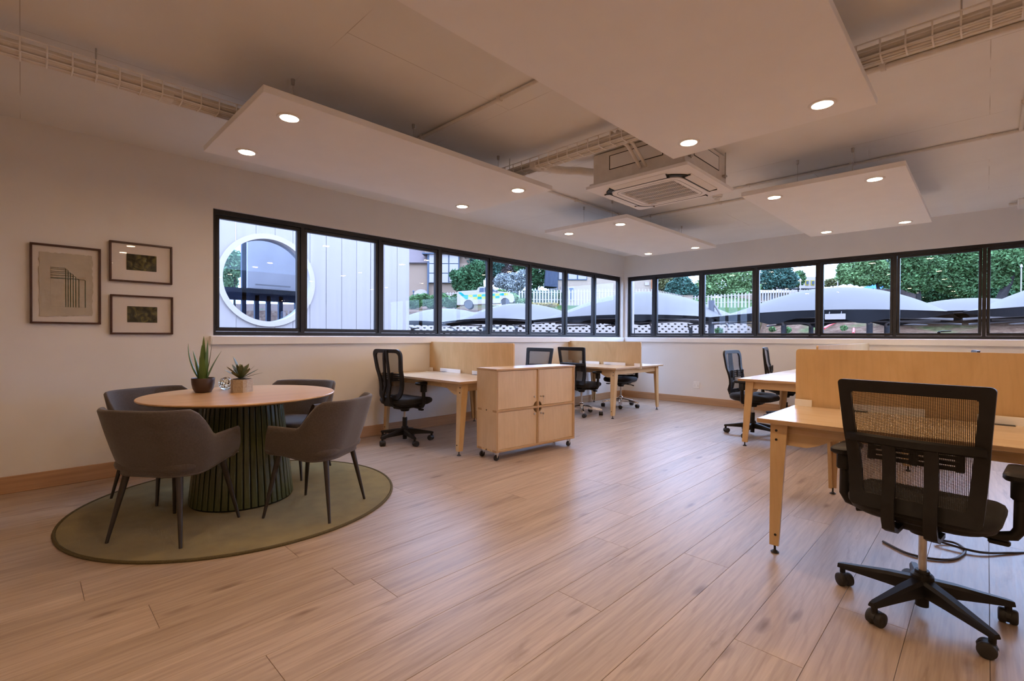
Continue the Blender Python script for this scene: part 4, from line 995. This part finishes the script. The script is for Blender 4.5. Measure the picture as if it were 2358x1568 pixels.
MB().add([(-.3, .24, 0), (21.4, .24, 0), (20.0, 1.0, 3.0), (-.3, 1.0, 3.1), (-.3, 1.6, 0), (21.4, 1.6, 0), (20.0, 1.6, 3.0), (-.3, 1.6, 3.1)], [(0, 1, 2, 3), (4, 7, 6, 5), (0, 4, 5, 1), (1, 5, 6, 2), (2, 6, 7, 3), (3, 7, 4, 0)]).build('earth_fill', M('dark_earth', (.06, .045, .035), 1., var=.4), rw)
MB().box(-.3, 21.4, .25, .45, 0, 1.66).build('footing', concrete, rw)

# carports
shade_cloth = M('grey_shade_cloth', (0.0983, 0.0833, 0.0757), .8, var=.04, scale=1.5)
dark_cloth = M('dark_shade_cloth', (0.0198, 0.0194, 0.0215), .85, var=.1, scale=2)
post_steel = M('grey_blue_steel', (0.0745, 0.0723, 0.0811), .5, var=.1)
pale_steel = M('pale_galvanised_steel', (0.143, 0.121, 0.115), .45, var=.08)
def carport(label, x0, x1, peak, eave=1.66, y0=11.3, y1=15.5, val=.15):
    t = thing('shade_carport', label, 'carport', ((x0+x1)/2, (y0+y1)/2, -.55), group='grey shade cloth carports')
    hx, hy = (x1-x0)/2, (y1-y0)/2
    def S(u, v): 
        bow = 1-.07*(1-u*u) if abs(v) > .999 else 1
        z = eave+.10*(1-u*u)+(peak-eave-.10)*(1-abs(u)**2.1)*(1-abs(v)**2.4)
        return (u*hx*(1-.02*(1-v*v)), v*hy*(1-.04*(1-u*u)), z+.55)
    U = [lerp(-1, 1, q/24) for q in range(25)]; V = [lerp(-1, 1, q/14) for q in range(15)]
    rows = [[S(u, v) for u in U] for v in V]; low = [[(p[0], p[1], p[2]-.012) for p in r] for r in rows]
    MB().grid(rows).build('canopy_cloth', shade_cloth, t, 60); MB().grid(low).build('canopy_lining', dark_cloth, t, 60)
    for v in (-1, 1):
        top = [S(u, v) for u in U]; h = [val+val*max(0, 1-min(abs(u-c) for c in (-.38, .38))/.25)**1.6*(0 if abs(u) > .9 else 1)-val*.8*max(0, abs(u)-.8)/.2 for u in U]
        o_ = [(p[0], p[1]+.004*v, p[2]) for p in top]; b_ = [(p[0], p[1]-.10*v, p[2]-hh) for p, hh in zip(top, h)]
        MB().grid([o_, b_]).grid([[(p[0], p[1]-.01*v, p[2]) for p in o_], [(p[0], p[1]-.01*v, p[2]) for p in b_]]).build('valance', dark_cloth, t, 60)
        MB().tube([(p[0], p[1]-.12*v, p[2]-val*.9) for p in top], .022, 8).build('edge_tube', pale_steel, t, 60)
    for u in (-.38, .38):
        for v in (-.55, .6):
            x, y = u*hx, v*hy
            MB().tube([(x, y, 0), (x, y, 2.05)], .055, 10).build('post', post_steel, t, 40)
            MB().tube(spline([(x, y, 2.0), (x+.25*u, y-.3*abs(v), 2.13), (x+hx*.45*(1 if u > 0 else -1), y+(-.3 if v < 0 else .3), 2.16)], 5), .026, 8).build('curved_brace', pale_steel, t, 60)
    return t
carport('grey domed carport half hidden by the white clad wing', -19.6, -15.0, 2.42, 1.72, val=.05)
carport('grey domed carport below the white pickup', -14.9, -10.45, 2.44, 1.72, val=.05)
carport('large grey domed carport seen through both windows at the corner', -10.25, -4.95, 2.56, 1.70, val=.10)
carport('grey domed carport in the middle of the far window', -4.62, -.42, 2.36)
carport('grey domed carport at the right edge of the far window', -.30, 4.2, 2.42)
carport('grey domed carport behind, seen between the two right hand domes', -2.4, 1.6, 2.36, 1.85, 17.6, 21.0, val=.05)
sg = thing('carport_sign', 'blank white plate hung on the edge of the carport in the far window', 'sign', (-2.13, 11.22, 1.61)); MB().cbox(-.17, .17, -.01, .01, -.055, .055, .003).build('plate', ring_white, sg); MB().tube([(-.1, 0, .05), (-.1, .03, .10)], .006, 6).tube([(.1, 0, .05), (.1, .03, .10)], .006, 6).build('hook', pale_steel, sg)
mp = AT(1638, 740, 13.2); ms = thing('carport_mast', 'grey steel mast with a slanting strut between two carports', 'post', (mp.x, mp.y, -.55))
MB().tube([(0, 0, 0), (0, 0, 2.75)], .075, 12).build('mast', post_steel, ms, 40); MB().tube([(.02, 0, 2.72), (.42, .12, 2.02)], .028, 8).build('strut', pale_steel, ms, 40)
pp = ONY(1456, 700, 10.1); ps = thing('white_downpipe', 'white pipe standing just outside the corner of the windows', 'pipe', (pp.x, pp.y, -.55))
MB().tube([(0, 0, 0), (0, 0, 4.2)], .045, 14).build('pipe', ring_white, ps, 40); MB().lathe([(.053, 1.5), (.053, 1.54)], 14).build('pipe_clip', pale_steel, ps)

# ------------------------------------------------------------------ outside: fences, car, buildings, trees
fence_white = M('white_fence_paint', (0.254, 0.202, 0.182), .6, var=.04)
pale_me = None
def palisade(label, pts, pitch=.31):
    """pts: (pixel x, top y, bottom y, depth) of the fence ends"""
    global pale_me
    A, B = pts; a0, a1 = AT(A[0], A[2], A[3]), AT(A[0], A[1], A[3]); b0, b1 = AT(B[0], B[2], B[3]), AT(B[0], B[1], B[3])
    t = thing('palisade_fence', label, 'fence', a0, group='white palisade fences'); n = max(2, int((b0-a0).length/pitch))
    if pale_me is None: pale_me = MB().prism([(-.075, 0), (.075, 0), (.075, .94), (.03, .97), (0, 1.0), (-.03, .97), (-.075, .94)], -.025, .0, Matrix(((1, 0, 0, 0), (0, 0, 1, 0), (0, 1, 0, 0), (0, 0, 0, 1)))).mesh('pale', fence_white)
    rz = math.atan2(b0.y-a0.y, b0.x-a0.x)
    for k in range(n+1):
        f = k/n; p = a0.lerp(b0, f); h = lerp((a1-a0).length, (b1-b0).length, f)
        o = obj('pale', pale_me, t, p-a0); o.scale = (1, 1, h+.25); o.rotation_euler = (0, 0, rz); o.location.z -= .25
    for hh in (.22, .80):
        MB().tube([Vector((0, 0, hh*(a1-a0).length)), (b0-a0)+Vector((0, 0, hh*(b1-b0).length))], .035, 6).build('rail', fence_white, t)
palisade('white palisade fence behind the white pickup', ((1018, 673, 692, 56), (1112, 671, 690, 57)))
palisade('white palisade fence in front of the brick building with upper windows', ((1196, 668, 695, 52), (1508, 664, 702, 50)))
palisade('white palisade fence running down to the brick pier', ((1512, 667, 697, 46), (1577, 681, 702, 50)))
palisade('long white palisade fence right of the brick pier', ((1594, 681, 702, 50), (1742, 672, 702, 46)))
palisade('white palisade fence behind the middle dome of the far window', ((1750, 668, 702, 46), (2024, 664, 690, 50)))
brick_a = brick_material('tan_brick', (0.16, 0.1, 0.068), (0.188, 0.124, 0.084), (0.192, 0.152, 0.128), 6.)
brick_b = brick_material('pale_tan_brick', (0.208, 0.144, 0.1), (0.232, 0.168, 0.12), (0.24, 0.2, 0.168), 6.)
roof_tile = M('mauve_roof_tile', (0.0947, 0.0697, 0.0685), .8, var=.1, scale=3, stretch=(1, 1, 6))
bright_pane = M('pale_sky_pane', (0.218, 0.185, 0.172), .15, var=.04)
dark_frame = M('dark_window_frame', (.05, .06, .08), .5)
def facing(name, label, cat, px, py, d, group=None):
    """a thing whose local x runs to the viewer's right; returns it with metres per pixel"""
    p = AT(px, py, d); t = thing(name, label, cat, p, YAW, group); return t, d/FPX
def rect(t, s, name, mat_, x0, x1, y0, y1, d0, d1, parent=None):
    return MB().box(x0*s, x1*s, d0, d1, y0*s, y1*s).build(name, mat_, parent or t)
b1, s = facing('brick_house', 'tan brick building with a mauve roof and tall glazed bay beside the white wing', 'building', 930, 690, 64)
rect(b1, s, 'wall', brick_a, -30, 145, -20, 84, 0, 10)
MB().add([(-40*s, -.5, 84*s), (55*s, -.5, 84*s), (38*s, 4, 145*s), (-40*s, 4, 145*s)], [(0, 1, 2, 3)]).add([(-40*s, -.4, 82*s), (55*s, -.4, 82*s), (38*s, 4.1, 143*s), (-40*s, 4.1, 143*s)], [(0, 1, 2, 3)]).build('roof', roof_tile, b1)
rect(b1, s, 'upper_storey', brick_a, 45, 150, 84, 150, .8, 10); rect(b1, s, 'eaves_board', dark_frame, 44, 135, 103, 106, -.9, .8)
rect(b1, s, 'bay_back', dark_frame, 58, 128, 38, 104, -.5, .02)
for i in range(3):
    for j in range(3): rect(b1, s, 'window_pane', bright_pane, 60+i*23, 80+i*23, 39+j*22, 59+j*22, -.58, -.45)
rect(b1, s, 'downpipe', dark_frame, 55, 58, 0, 104, -.5, -.2)
MB().prism([(18*math.cos(PI*q/12)*s+40*s, 16*math.sin(PI*q/12)*s+8*s) for q in range(13)], .15, -.12, Matrix(((1, 0, 0, 0), (0, 0, 1, 0), (0, 1, 0, 0), (0, 0, 0, 1)))).build('white_arch', fence_white, b1)
b2, s = facing('brick_hall', 'pale brick building with upper windows and a dark gable near the room corner', 'building', 1280, 700, 60)
rect(b2, s, 'wall', brick_b, 0, 223, -20, 120, 0, 12); rect(b2, s, 'corner_strip', M('orange_strip', (.32, .12, .05), .7), 219, 226, -20, 120, -.3, .1)
MB().prism([(-26*s, 40*s), (2*s, 38*s), (2*s, 82*s), (-22*s, 86*s)], -.6, 2, Matrix(((1, 0, 0, 0), (0, 0, 1, 0), (0, 1, 0, 0), (0, 0, 0, 1)))).build('dark_gable', M('dark_shingle', (.035, .04, .055), .9, var=.3, scale=3, stretch=(8, 8, 1)), b2)
rect(b2, s, 'downpipe', dark_frame, 2, 4, 0, 82, -.3, -.1)
for i in range(3): f = rect(b2, s, 'window_frame', dark_frame, 5+i*22, 27+i*22, 55, 82, -.12, .05); rect(b2, s, 'window_pane', bright_pane, 6.5+i*22, 25.5+i*22, 57, 81, -.16, -.10, f)
for i in range(2): f = rect(b2, s, 'window_frame', fence_white, 12+i*16, 26+i*16, 8, 40, -.12, .05); rect(b2, s, 'window_pane', dark_frame, 14+i*16, 24+i*16, 10, 37, -.16, -.10, f)
rect(b2, s, 'name_plate', fence_white, 204, 214, 44, 51, -.1, .02)
b3, s = facing('garden_hut', 'low hut with a pale roof and orange brick front behind the fence', 'building', 1750, 690, 56)
rect(b3, s, 'wall', brick_a, 0, 66, -6, 18, 0, 5)
MB().add([(-6*s, -.8, 16*s), (74*s, -.8, 16*s), (56*s, 2.5, 27*s), (2*s, 2.5, 27*s), (-6*s, -.8, 14.6*s), (74*s, -.8, 14.6*s), (56*s, 2.5, 25.6*s), (2*s, 2.5, 25.6*s)], [(0, 1, 2, 3), (7, 6, 5, 4), (0, 4, 5, 1), (1, 5, 6, 2), (2, 6, 7, 3), (3, 7, 4, 0)]).build('roof', M('pale_roof_sheet', (.28, .23, .19), .7), b3)
for i in range(3): rect(b3, s, 'dark_door', dark_frame, 8+i*18, 15+i*18, 0, 14, -.05, .02)
b4, s = facing('far_block', 'far white building with yellow trimmed windows above the dark netting', 'building', 1842, 665, 80)
rect(b4, s, 'wall', fence_white, -12, 44, -50, 28, 0, 8)
for i in range(2): f = rect(b4, s, 'window', M('yellow_trim', (.30, .22, .04), .7), 12+i*13, 20+i*13, 8, 20, -.1, .05); rect(b4, s, 'pane', dark_frame, 13.5+i*13, 18.5+i*13, 10, 18, -.2, -.08, f)
nt_, s = facing('net_carport', 'low dark netted carport roofs behind the fence of the far window', 'carport', 1810, 668, 62)
for i, (a, b, z0_, z1_) in enumerate(((0, 90, 4, 12), (60, 150, 2, 10), (120, 200, 1, 9))):
    MB().add([(a*s, 0, z0_*s), (b*s, 0, (z0_+1)*s), ((b-10)*s, 5, z1_*s), ((a+8)*s, 5, (z1_+2)*s), (a*s, 0, (z0_-1.5)*s), (b*s, 0, (z0_-.5)*s), ((b-10)*s, 5, (z1_-1)*s), ((a+8)*s, 5, z1_*s)], [(0, 1, 2, 3), (7, 6, 5, 4), (0, 4, 5, 1), (1, 5, 6, 2), (2, 6, 7, 3), (3, 7, 4, 0)]).build('net_roof', dark_cloth, nt_)
    for x in (a+6, b-6): MB().tube([(x*s, 1, -1.5), (x*s, 1, z0_*s)], .05, 6).build('post', post_steel, nt_)
gz, s = facing('blue_gazebo', 'bright blue gazebo roof beyond the dome in the far window', 'gazebo', 2045, 664, 54)
MB().add([(-32*s, 0, 0), (34*s, 0, 2*s), (34*s, 3, 2*s), (-32*s, 3, 0), (-14*s, 1.5, 14*s), (20*s, 1.5, 15*s)], [(0, 1, 5, 4), (1, 2, 5), (2, 3, 4, 5), (3, 0, 4), (0, 3, 2, 1)]).build('roof', M('blue_canvas', (.02, .10, .32), .6), gz)
rect(gz, s, 'valance', M('pale_blue_canvas', (.14, .22, .36), .6), -32, 34, -4, 0, -.02, .02)
for x in (-28, 30): MB().tube([(x*s, .3, -2), (x*s, .3, 0)], .05, 6).build('pole', post_steel, gz)
sf, s = facing('slat_fence', 'dark brown slatted fence below the trees of the far window', 'fence', 2016, 690, 40)
sl_me = MB().box(-.05, .05, -.015, .015, -.4, 25*s).mesh('slat', M('brown_slat', (.10, .07, .065), .8, var=.25, scale=3))
for k in range(30): obj('slat', sl_me, sf, (k*.125, 0, 0))
MB().box(0, 3.7, .02, .06, 18*s, 20*s).build('rail', MATS['brown_slat'], sf)
for px, y0, y1, d, lab in ((1843, 645, 668, 60, 'white street lamp with a small cap behind the dark netting'), (1929, 632, 655, 66, 'thin white pole left of the big trees in the far window'), (2351, 615, 680, 30, 'white pole among the trees at the right edge'), (952, 672, 690, 58, 'short dark topped lamp beside the hedge')):
    b_ = AT(px, y1, d); t_ = AT(px, y0, d); o = thing('lamp_post', lab, 'lamp post', b_); h = (t_-b_).length; r_ = d/FPX*1.1
    MB().tube([(0, 0, -1.5), (0, 0, h)], r_, 8).build('pole', fence_white if px != 952 else dark_frame, o); MB().lathe([(r_, h-.05), (r_*2.2, h), (r_*1.8, h+.12), (0, h+.2)], 10).build('cap', fence_white if px != 952 else dark_frame, o)
bp_, s = facing('brick_pier', 'short brick pier between the two palisade fences', 'pier', 1575, 707, 49)
rect(bp_, s, 'brickwork', brick_b, 0, 20, -8, 25, 0, .7); rect(bp_, s, 'coping', brick_a, -1, 21, 25, 27, -.05, .75)

# white emergency pickup
ct, s = facing('pickup_truck', 'white emergency pickup with green and yellow checks parked above the retaining wall', 'vehicle', 1120, 710, 44)
ct.rotation_euler = (Matrix.Rotation(YAW, 3, 'Z') @ Matrix.Rotation(math.radians(-3.2), 3, 'Y')).to_euler()
car_white = M('white_car_paint', (0.2, 0.163, 0.142), .25, var=.02, coat=.5)
PF = [(-2.56, .38), (-2.55, .62), (-2.50, 1.50), (-2.42, 1.60), (-.75, 1.62), (-.70, 1.66), (-.60, 1.84), (-.35, 1.90), (.45, 1.90), (.70, 1.84), (1.20, 1.42), (2.05, 1.28), (2.40, 1.12), (2.56, .92), (2.58, .50), (2.40, .36),
      (2.16, .36), (2.08, .62), (1.86, .78), (1.62, .78), (1.40, .62), (1.32, .36), (-1.10, .36), (-1.18, .62), (-1.40, .78), (-1.66, .78), (-1.88, .62), (-1.96, .36)]
MB().prism(PF, -.90, .90, FX @ Matrix.Identity(4)).build('body', car_white, ct)
for nm, P in (('side_window', [(-.52, 1.42), (-.46, 1.78), (-.1, 1.80), (-.1, 1.42)]), ('side_window', [(-.04, 1.42), (-.04, 1.80), (.50, 1.79), (.98, 1.40)])):
    MB().prism(P, -.925, -.895, FX).build(nm, dark_frame, ct)
teal = M('teal_reflective', (0.00672, 0.141, 0.121), .4); ylw = M('yellow_reflective', (0.224, 0.224, 0.028), .4)
for i in range(10):
    x0 = -1.9+i*.40
    for j in range(2):
        if -1.98 < x0 < -1.1 and j == 0: continue
        if x0 > 1.2 and j == 0: continue
        MB().box(x0, x0+.37, -.912, -.898, .80+j*.22, 1.0+j*.22).build('side_check', teal if (i+j) % 2 else ylw, ct)
MB().prism([(-2.40, 1.48), (-2.15, 1.50), (-1.55, .98), (-1.55, .84), (-1.75, .84)], -.911, -.898, FX).build('side_stripe', teal, ct)
wh = MB().lathe([(.001, -.11), (.20, -.11), (.33, -.10), (.37, -.07), (.37, .10), (.001, .10)], 24, Mx=RX(PI/2)).mesh('wheel', black_rubber, 40)
for x in (-1.53, 1.74):
    for y in (-.80, .80): obj('wheel', wh, ct, (x, y, .37))
MB().box(2.30, 2.50, -.905, -.6, .95, 1.10).build('headlamp', bright_pane, ct); MB().box(2.50, 2.62, -.85, .85, .42, .62).build('bumper', dark_frame, ct); MB().box(.98, 1.12, -1.02, -.90, 1.36, 1.50).build('wing_mirror', dark_frame, ct)

# trees, bushes and tufts
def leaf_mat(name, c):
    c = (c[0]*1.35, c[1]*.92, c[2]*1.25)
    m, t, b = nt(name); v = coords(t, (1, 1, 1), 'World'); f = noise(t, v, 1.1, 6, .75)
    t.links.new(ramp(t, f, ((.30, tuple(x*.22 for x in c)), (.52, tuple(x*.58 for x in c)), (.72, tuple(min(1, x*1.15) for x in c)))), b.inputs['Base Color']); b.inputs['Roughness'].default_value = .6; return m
bark = M('dark_bark', (0.0225, 0.0189, 0.018), .95, var=.4, scale=8)
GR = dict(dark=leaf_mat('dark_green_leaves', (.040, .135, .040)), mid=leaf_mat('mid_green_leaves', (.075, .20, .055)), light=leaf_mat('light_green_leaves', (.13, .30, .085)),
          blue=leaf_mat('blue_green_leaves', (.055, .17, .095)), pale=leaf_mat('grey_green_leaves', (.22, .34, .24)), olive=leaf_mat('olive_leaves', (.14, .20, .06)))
def plant(name, label, cat, d, lobes, mat_, n, leafpx, trunk=None, seed=1, group=None, flat=.0):
    """lobes: (pixel x, pixel y, rx px, ry px); foliage of small leaf sprays filling rounded lobes"""
    rnd = random.Random(seed); s_ = d/FPX; cx = sum(l[0] for l in lobes)/len(lobes); yb_ = max(l[1]+l[3] for l in lobes)
    if trunk: cx, yb_ = trunk[0], trunk[1]
    b_ = AT(cx, yb_, d); t = thing(name, label, cat, b_, YAW, group); m = MB(); tot = sum(l[2]*l[3] for l in lobes)
    for lx, ly, rx, ry in lobes:
        c = Vector(((lx-cx)*s_, rnd.uniform(-.3, .3)*rx*s_, (yb_-ly)*s_)); k = int(n*1.9*rx*ry/tot)
        for _ in range(k):
            v = Vector((rnd.gauss(0, 1), rnd.gauss(0, 1), rnd.gauss(0, 1))).normalized()*rnd.uniform(.45, 1.0)**.6*rnd.uniform(.88, 1.08)
            p = c+Vector((v.x*rx, v.y*rx*.8, v.z*ry))*s_
            a = Vector((rnd.gauss(0, 1), rnd.gauss(0, 1), rnd.gauss(0, .7))).normalized(); q = a.cross(Vector((rnd.gauss(0, 1), rnd.gauss(0, 1), rnd.gauss(0, 1)))).normalized(); L = leafpx*1.35*s_*rnd.uniform(.6, 1.4)
            o_ = len(m.v); m.v += [tuple(p+a*L), tuple(p+q*L*.45), tuple(p-a*L), tuple(p-q*L*.45)]; m.f.append((o_, o_+1, o_+2, o_+3))
    me = bpy.data.meshes.new('foliage'); me.from_pydata(m.v, [], m.f); me.materials.append(mat_)
    f = obj('foliage', me, t); f['kind'] = 'stuff'
    if trunk:
        top = lobes[0]; r0 = trunk[2]*s_
        MB().tube([(0, 0, -1.0), (0, 0, 0), ((trunk[3]-cx)*s_*.6, 0, (yb_-trunk[4])*s_*.5), ((trunk[3]-cx)*s_, 0, (yb_-trunk[4])*s_)], [r0*1.2, r0, r0*.8, r0*.5], 8).build('trunk', bark, t, 50)
    return t
plant('hedge', 'long green hedge beside the white wing', 'hedge', 47, [(950+14*k, 696-(k % 3)*3, 13, 16) for k in range(9)], GR['mid'], 4200, 2.2, seed=2)
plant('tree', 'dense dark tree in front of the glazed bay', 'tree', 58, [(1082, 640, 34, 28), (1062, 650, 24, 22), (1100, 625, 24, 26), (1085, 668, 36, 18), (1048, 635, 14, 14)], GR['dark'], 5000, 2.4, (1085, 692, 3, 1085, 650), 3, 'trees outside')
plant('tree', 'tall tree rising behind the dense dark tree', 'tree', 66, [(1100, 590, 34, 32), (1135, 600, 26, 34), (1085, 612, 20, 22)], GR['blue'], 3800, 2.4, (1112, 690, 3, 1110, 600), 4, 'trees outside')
plant('tree', 'tall dark conifer left of the dark gable', 'tree', 64, [(1240, 612, 26, 50), (1225, 640, 18, 30), (1200, 595, 26, 34), (1262, 630, 14, 38)], GR['dark'], 4600, 2.4, (1235, 695, 3, 1238, 620), 5, 'trees outside')
plant('tree', 'grey brown tree crown between the dark tree and the conifer', 'tree', 68, [(1165, 605, 32, 34), (1150, 640, 22, 24)], leaf_mat('grey_brown_leaves', (.15, .16, .11)), 2600, 2.4, (1160, 690, 3, 1160, 610), 6, 'trees outside')
plant('bush', 'round grey green bush above the pickup bonnet', 'bush', 56, [(1180, 652, 34, 24), (1155, 648, 18, 18), (1205, 640, 18, 20)], GR['pale'], 3400, 2.0, (1180, 690, 2, 1180, 655), 7)
plant('bush', 'leafy green bush right behind the pickup', 'bush', 50, [(1150, 682, 24, 16), (1178, 688, 18, 14), (1205, 697, 22, 10)], GR['light'], 2600, 2.0, seed=8)
plant('hedge', 'dark hedge behind the fence left of the dark gable', 'hedge', 58, [(1192+13*k, 684, 13, 16) for k in range(8)], GR['dark'], 3400, 2.6, seed=44)
plant('bush', 'low yellow flowering growth along the fence foot', 'bush', 46, [(1225+13*k, 702, 10, 5) for k in range(5)], leaf_mat('yellow_green_leaves', (.34, .36, .07)), 900, 1.8, seed=9)
plant('tree', 'olive tree right of the orange strip', 'tree', 70, [(1533, 655, 22, 34), (1518, 670, 16, 24)], GR['olive'], 2200, 2.3, (1530, 698, 2, 1530, 660), 10, 'trees outside')
plant('tree', 'round blue green tree behind the sloping fence', 'tree', 62, [(1568, 660, 28, 26), (1552, 668, 20, 22), (1590, 672, 22, 20)], GR['blue'], 3600, 2.3, (1570, 698, 2, 1570, 665), 11, 'trees outside')
plant('tree', 'wide light green tree behind the long fence', 'tree', 64, [(1660, 650, 44, 30), (1620, 668, 30, 24), (1705, 640, 36, 30), (1725, 668, 26, 22), (1640, 630, 26, 18), (1690, 678, 40, 14)], GR['light'], 7000, 2.4, (1668, 700, 3, 1668, 660), 12, 'trees outside')
plant('tree', 'dark leafy tree above the pale hut roof', 'tree', 66, [(1785, 635, 38, 30), (1760, 650, 26, 22), (1815, 645, 26, 22), (1780, 615, 22, 16)], GR['blue'], 4600, 2.4, (1785, 695, 3, 1785, 645), 13, 'trees outside')
plant('tree', 'small thin tree beside the far white building', 'tree', 72, [(1838, 640, 14, 18), (1828, 652, 16, 12)], GR['mid'], 1100, 2.0, (1838, 690, 2, 1838, 645), 14, 'trees outside')
plant('tree', 'bright green tree right of the white sky gap', 'tree', 46, [(1975, 615, 40, 30), (1950, 635, 26, 22), (2010, 620, 34, 34), (2040, 640, 22, 26), (1990, 645, 34, 14)], GR['light'], 6000, 2.7, (2030, 690, 4, 2015, 630), 15, 'trees outside')
plant('tree', 'pale low tree at the foot of the white sky gap', 'tree', 80, [(1918, 650, 24, 9), (1900, 655, 14, 6)], GR['olive'], 900, 2.0, (1918, 690, 1.5, 1918, 655), 21, 'trees outside')
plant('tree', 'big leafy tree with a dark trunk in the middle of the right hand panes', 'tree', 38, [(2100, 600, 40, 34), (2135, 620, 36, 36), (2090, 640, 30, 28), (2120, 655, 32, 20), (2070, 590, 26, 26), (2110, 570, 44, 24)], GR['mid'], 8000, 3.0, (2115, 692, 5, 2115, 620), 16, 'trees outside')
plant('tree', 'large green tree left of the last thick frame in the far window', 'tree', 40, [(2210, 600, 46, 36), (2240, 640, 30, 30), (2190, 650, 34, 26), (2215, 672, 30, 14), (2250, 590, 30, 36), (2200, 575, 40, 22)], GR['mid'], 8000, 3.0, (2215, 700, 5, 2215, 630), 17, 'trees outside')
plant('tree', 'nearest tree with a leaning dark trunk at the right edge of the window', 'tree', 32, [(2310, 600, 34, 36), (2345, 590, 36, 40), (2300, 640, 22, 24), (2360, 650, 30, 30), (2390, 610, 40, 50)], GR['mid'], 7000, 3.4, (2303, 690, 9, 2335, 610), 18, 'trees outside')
plant('tree', 'distant pale green tree seen through the round window of the wing', 'tree', 34, [(535, 610, 30, 34), (520, 650, 24, 20)], GR['light'], 2600, 3.4, (540, 720, 3, 540, 630), 40, 'trees outside')
plant('bush', 'long thicket of shrubs under the right hand trees', 'bush', 44, [(2060+24*k, 676+(k % 2)*5, 22, 20) for k in range(14)], GR['dark'], 6000, 3.0, seed=41)
plant('tree', 'dark background tree filling the gap behind the right hand trees', 'tree', 62, [(2060, 620, 40, 44), (2160, 600, 50, 50), (2280, 610, 50, 50), (2370, 600, 50, 60), (2110, 650, 50, 30), (2200, 655, 60, 30), (2300, 655, 50, 30)], GR['blue'], 9000, 3.2, (2180, 700, 4, 2180, 640), 42, 'trees outside')
plant('bush', 'small green bush beside the brick pier', 'bush', 44, [(1606, 700, 9, 10)], GR['light'], 500, 1.8, seed=19)
for i, (px, py, sz, lab) in enumerate(((1812, 760, 9, 'middle grass tuft on the mulch bank'), (1942, 755, 7, 'bright round tuft on the mulch bank below the hanging plate'), (1830, 742, 6, 'small tuft at the top of the mulch bank'), (1778, 758, 7, 'pale tuft near the end of the block wall'), (2182, 738, 6, 'leafy tuft under the right hand dome'), (2205, 760, 8, 'grey green tuft at the bottom right of the mulch bank'), (1655, 762, 9, 'yellowish weed at the foot of the block wall'))):
    plant('grass_tuft', lab, 'plant', 14.6 if px > 1700 else 16.6, [(px, py, sz, sz*.8)], GR['light'] if i % 2 else GR['mid'], 260, 2.2, seed=30+i)
red = M('red_hose', (.40, .05, .045), .5)
def hose(lab, pts): 
    P = [AT(px, py, d)+Vector((0, 0, .03)) for px, py, d in pts]; o = MB().tube(spline(P, 6), .035, 8).build('garden_hose', red, smooth=60); tag(o, lab, 'hose', 'red hoses on the mulch bank')
hose('red hose at the left end of the mulch bank', ((1897, 759, 14.6), (1912, 750, 15.2), (1930, 741, 16.0)))
hose('short upright red hose in the middle of the mulch bank', ((1965, 770, 14.2), (1966, 757, 15.0), (1963, 743, 16.0)))
hose('long red hose crossing under the right hand dome', ((1998, 767, 14.4), (2030, 757, 14.9), (2060, 748, 15.4), (2095, 747, 15.6), (2130, 757, 14.9), (2180, 769, 14.2)))

# outdoor surfaces: specular cut against sky haze; pale colours already darkened for bright sky
for m_ in bpy.data.materials:
    if any(k_ in m_.name for k_ in ('leaves', 'brick', 'earth', 'cladding', 'white_ring', 'shade_cloth', 'concrete', 'fence_paint', 'roof', 'yard', 'galvanised', 'inner_white', 'steel', 'slate', 'car_paint', 'reflective', 'bark', 'strip', 'shingle', 'dark_window', 'sky_pane', 'canvas', 'trim', 'brown_slat', 'hose')) and m_.name != 'brushed_steel':
        m_.node_tree.nodes['Principled BSDF'].inputs['Specular IOR Level'].default_value = .06
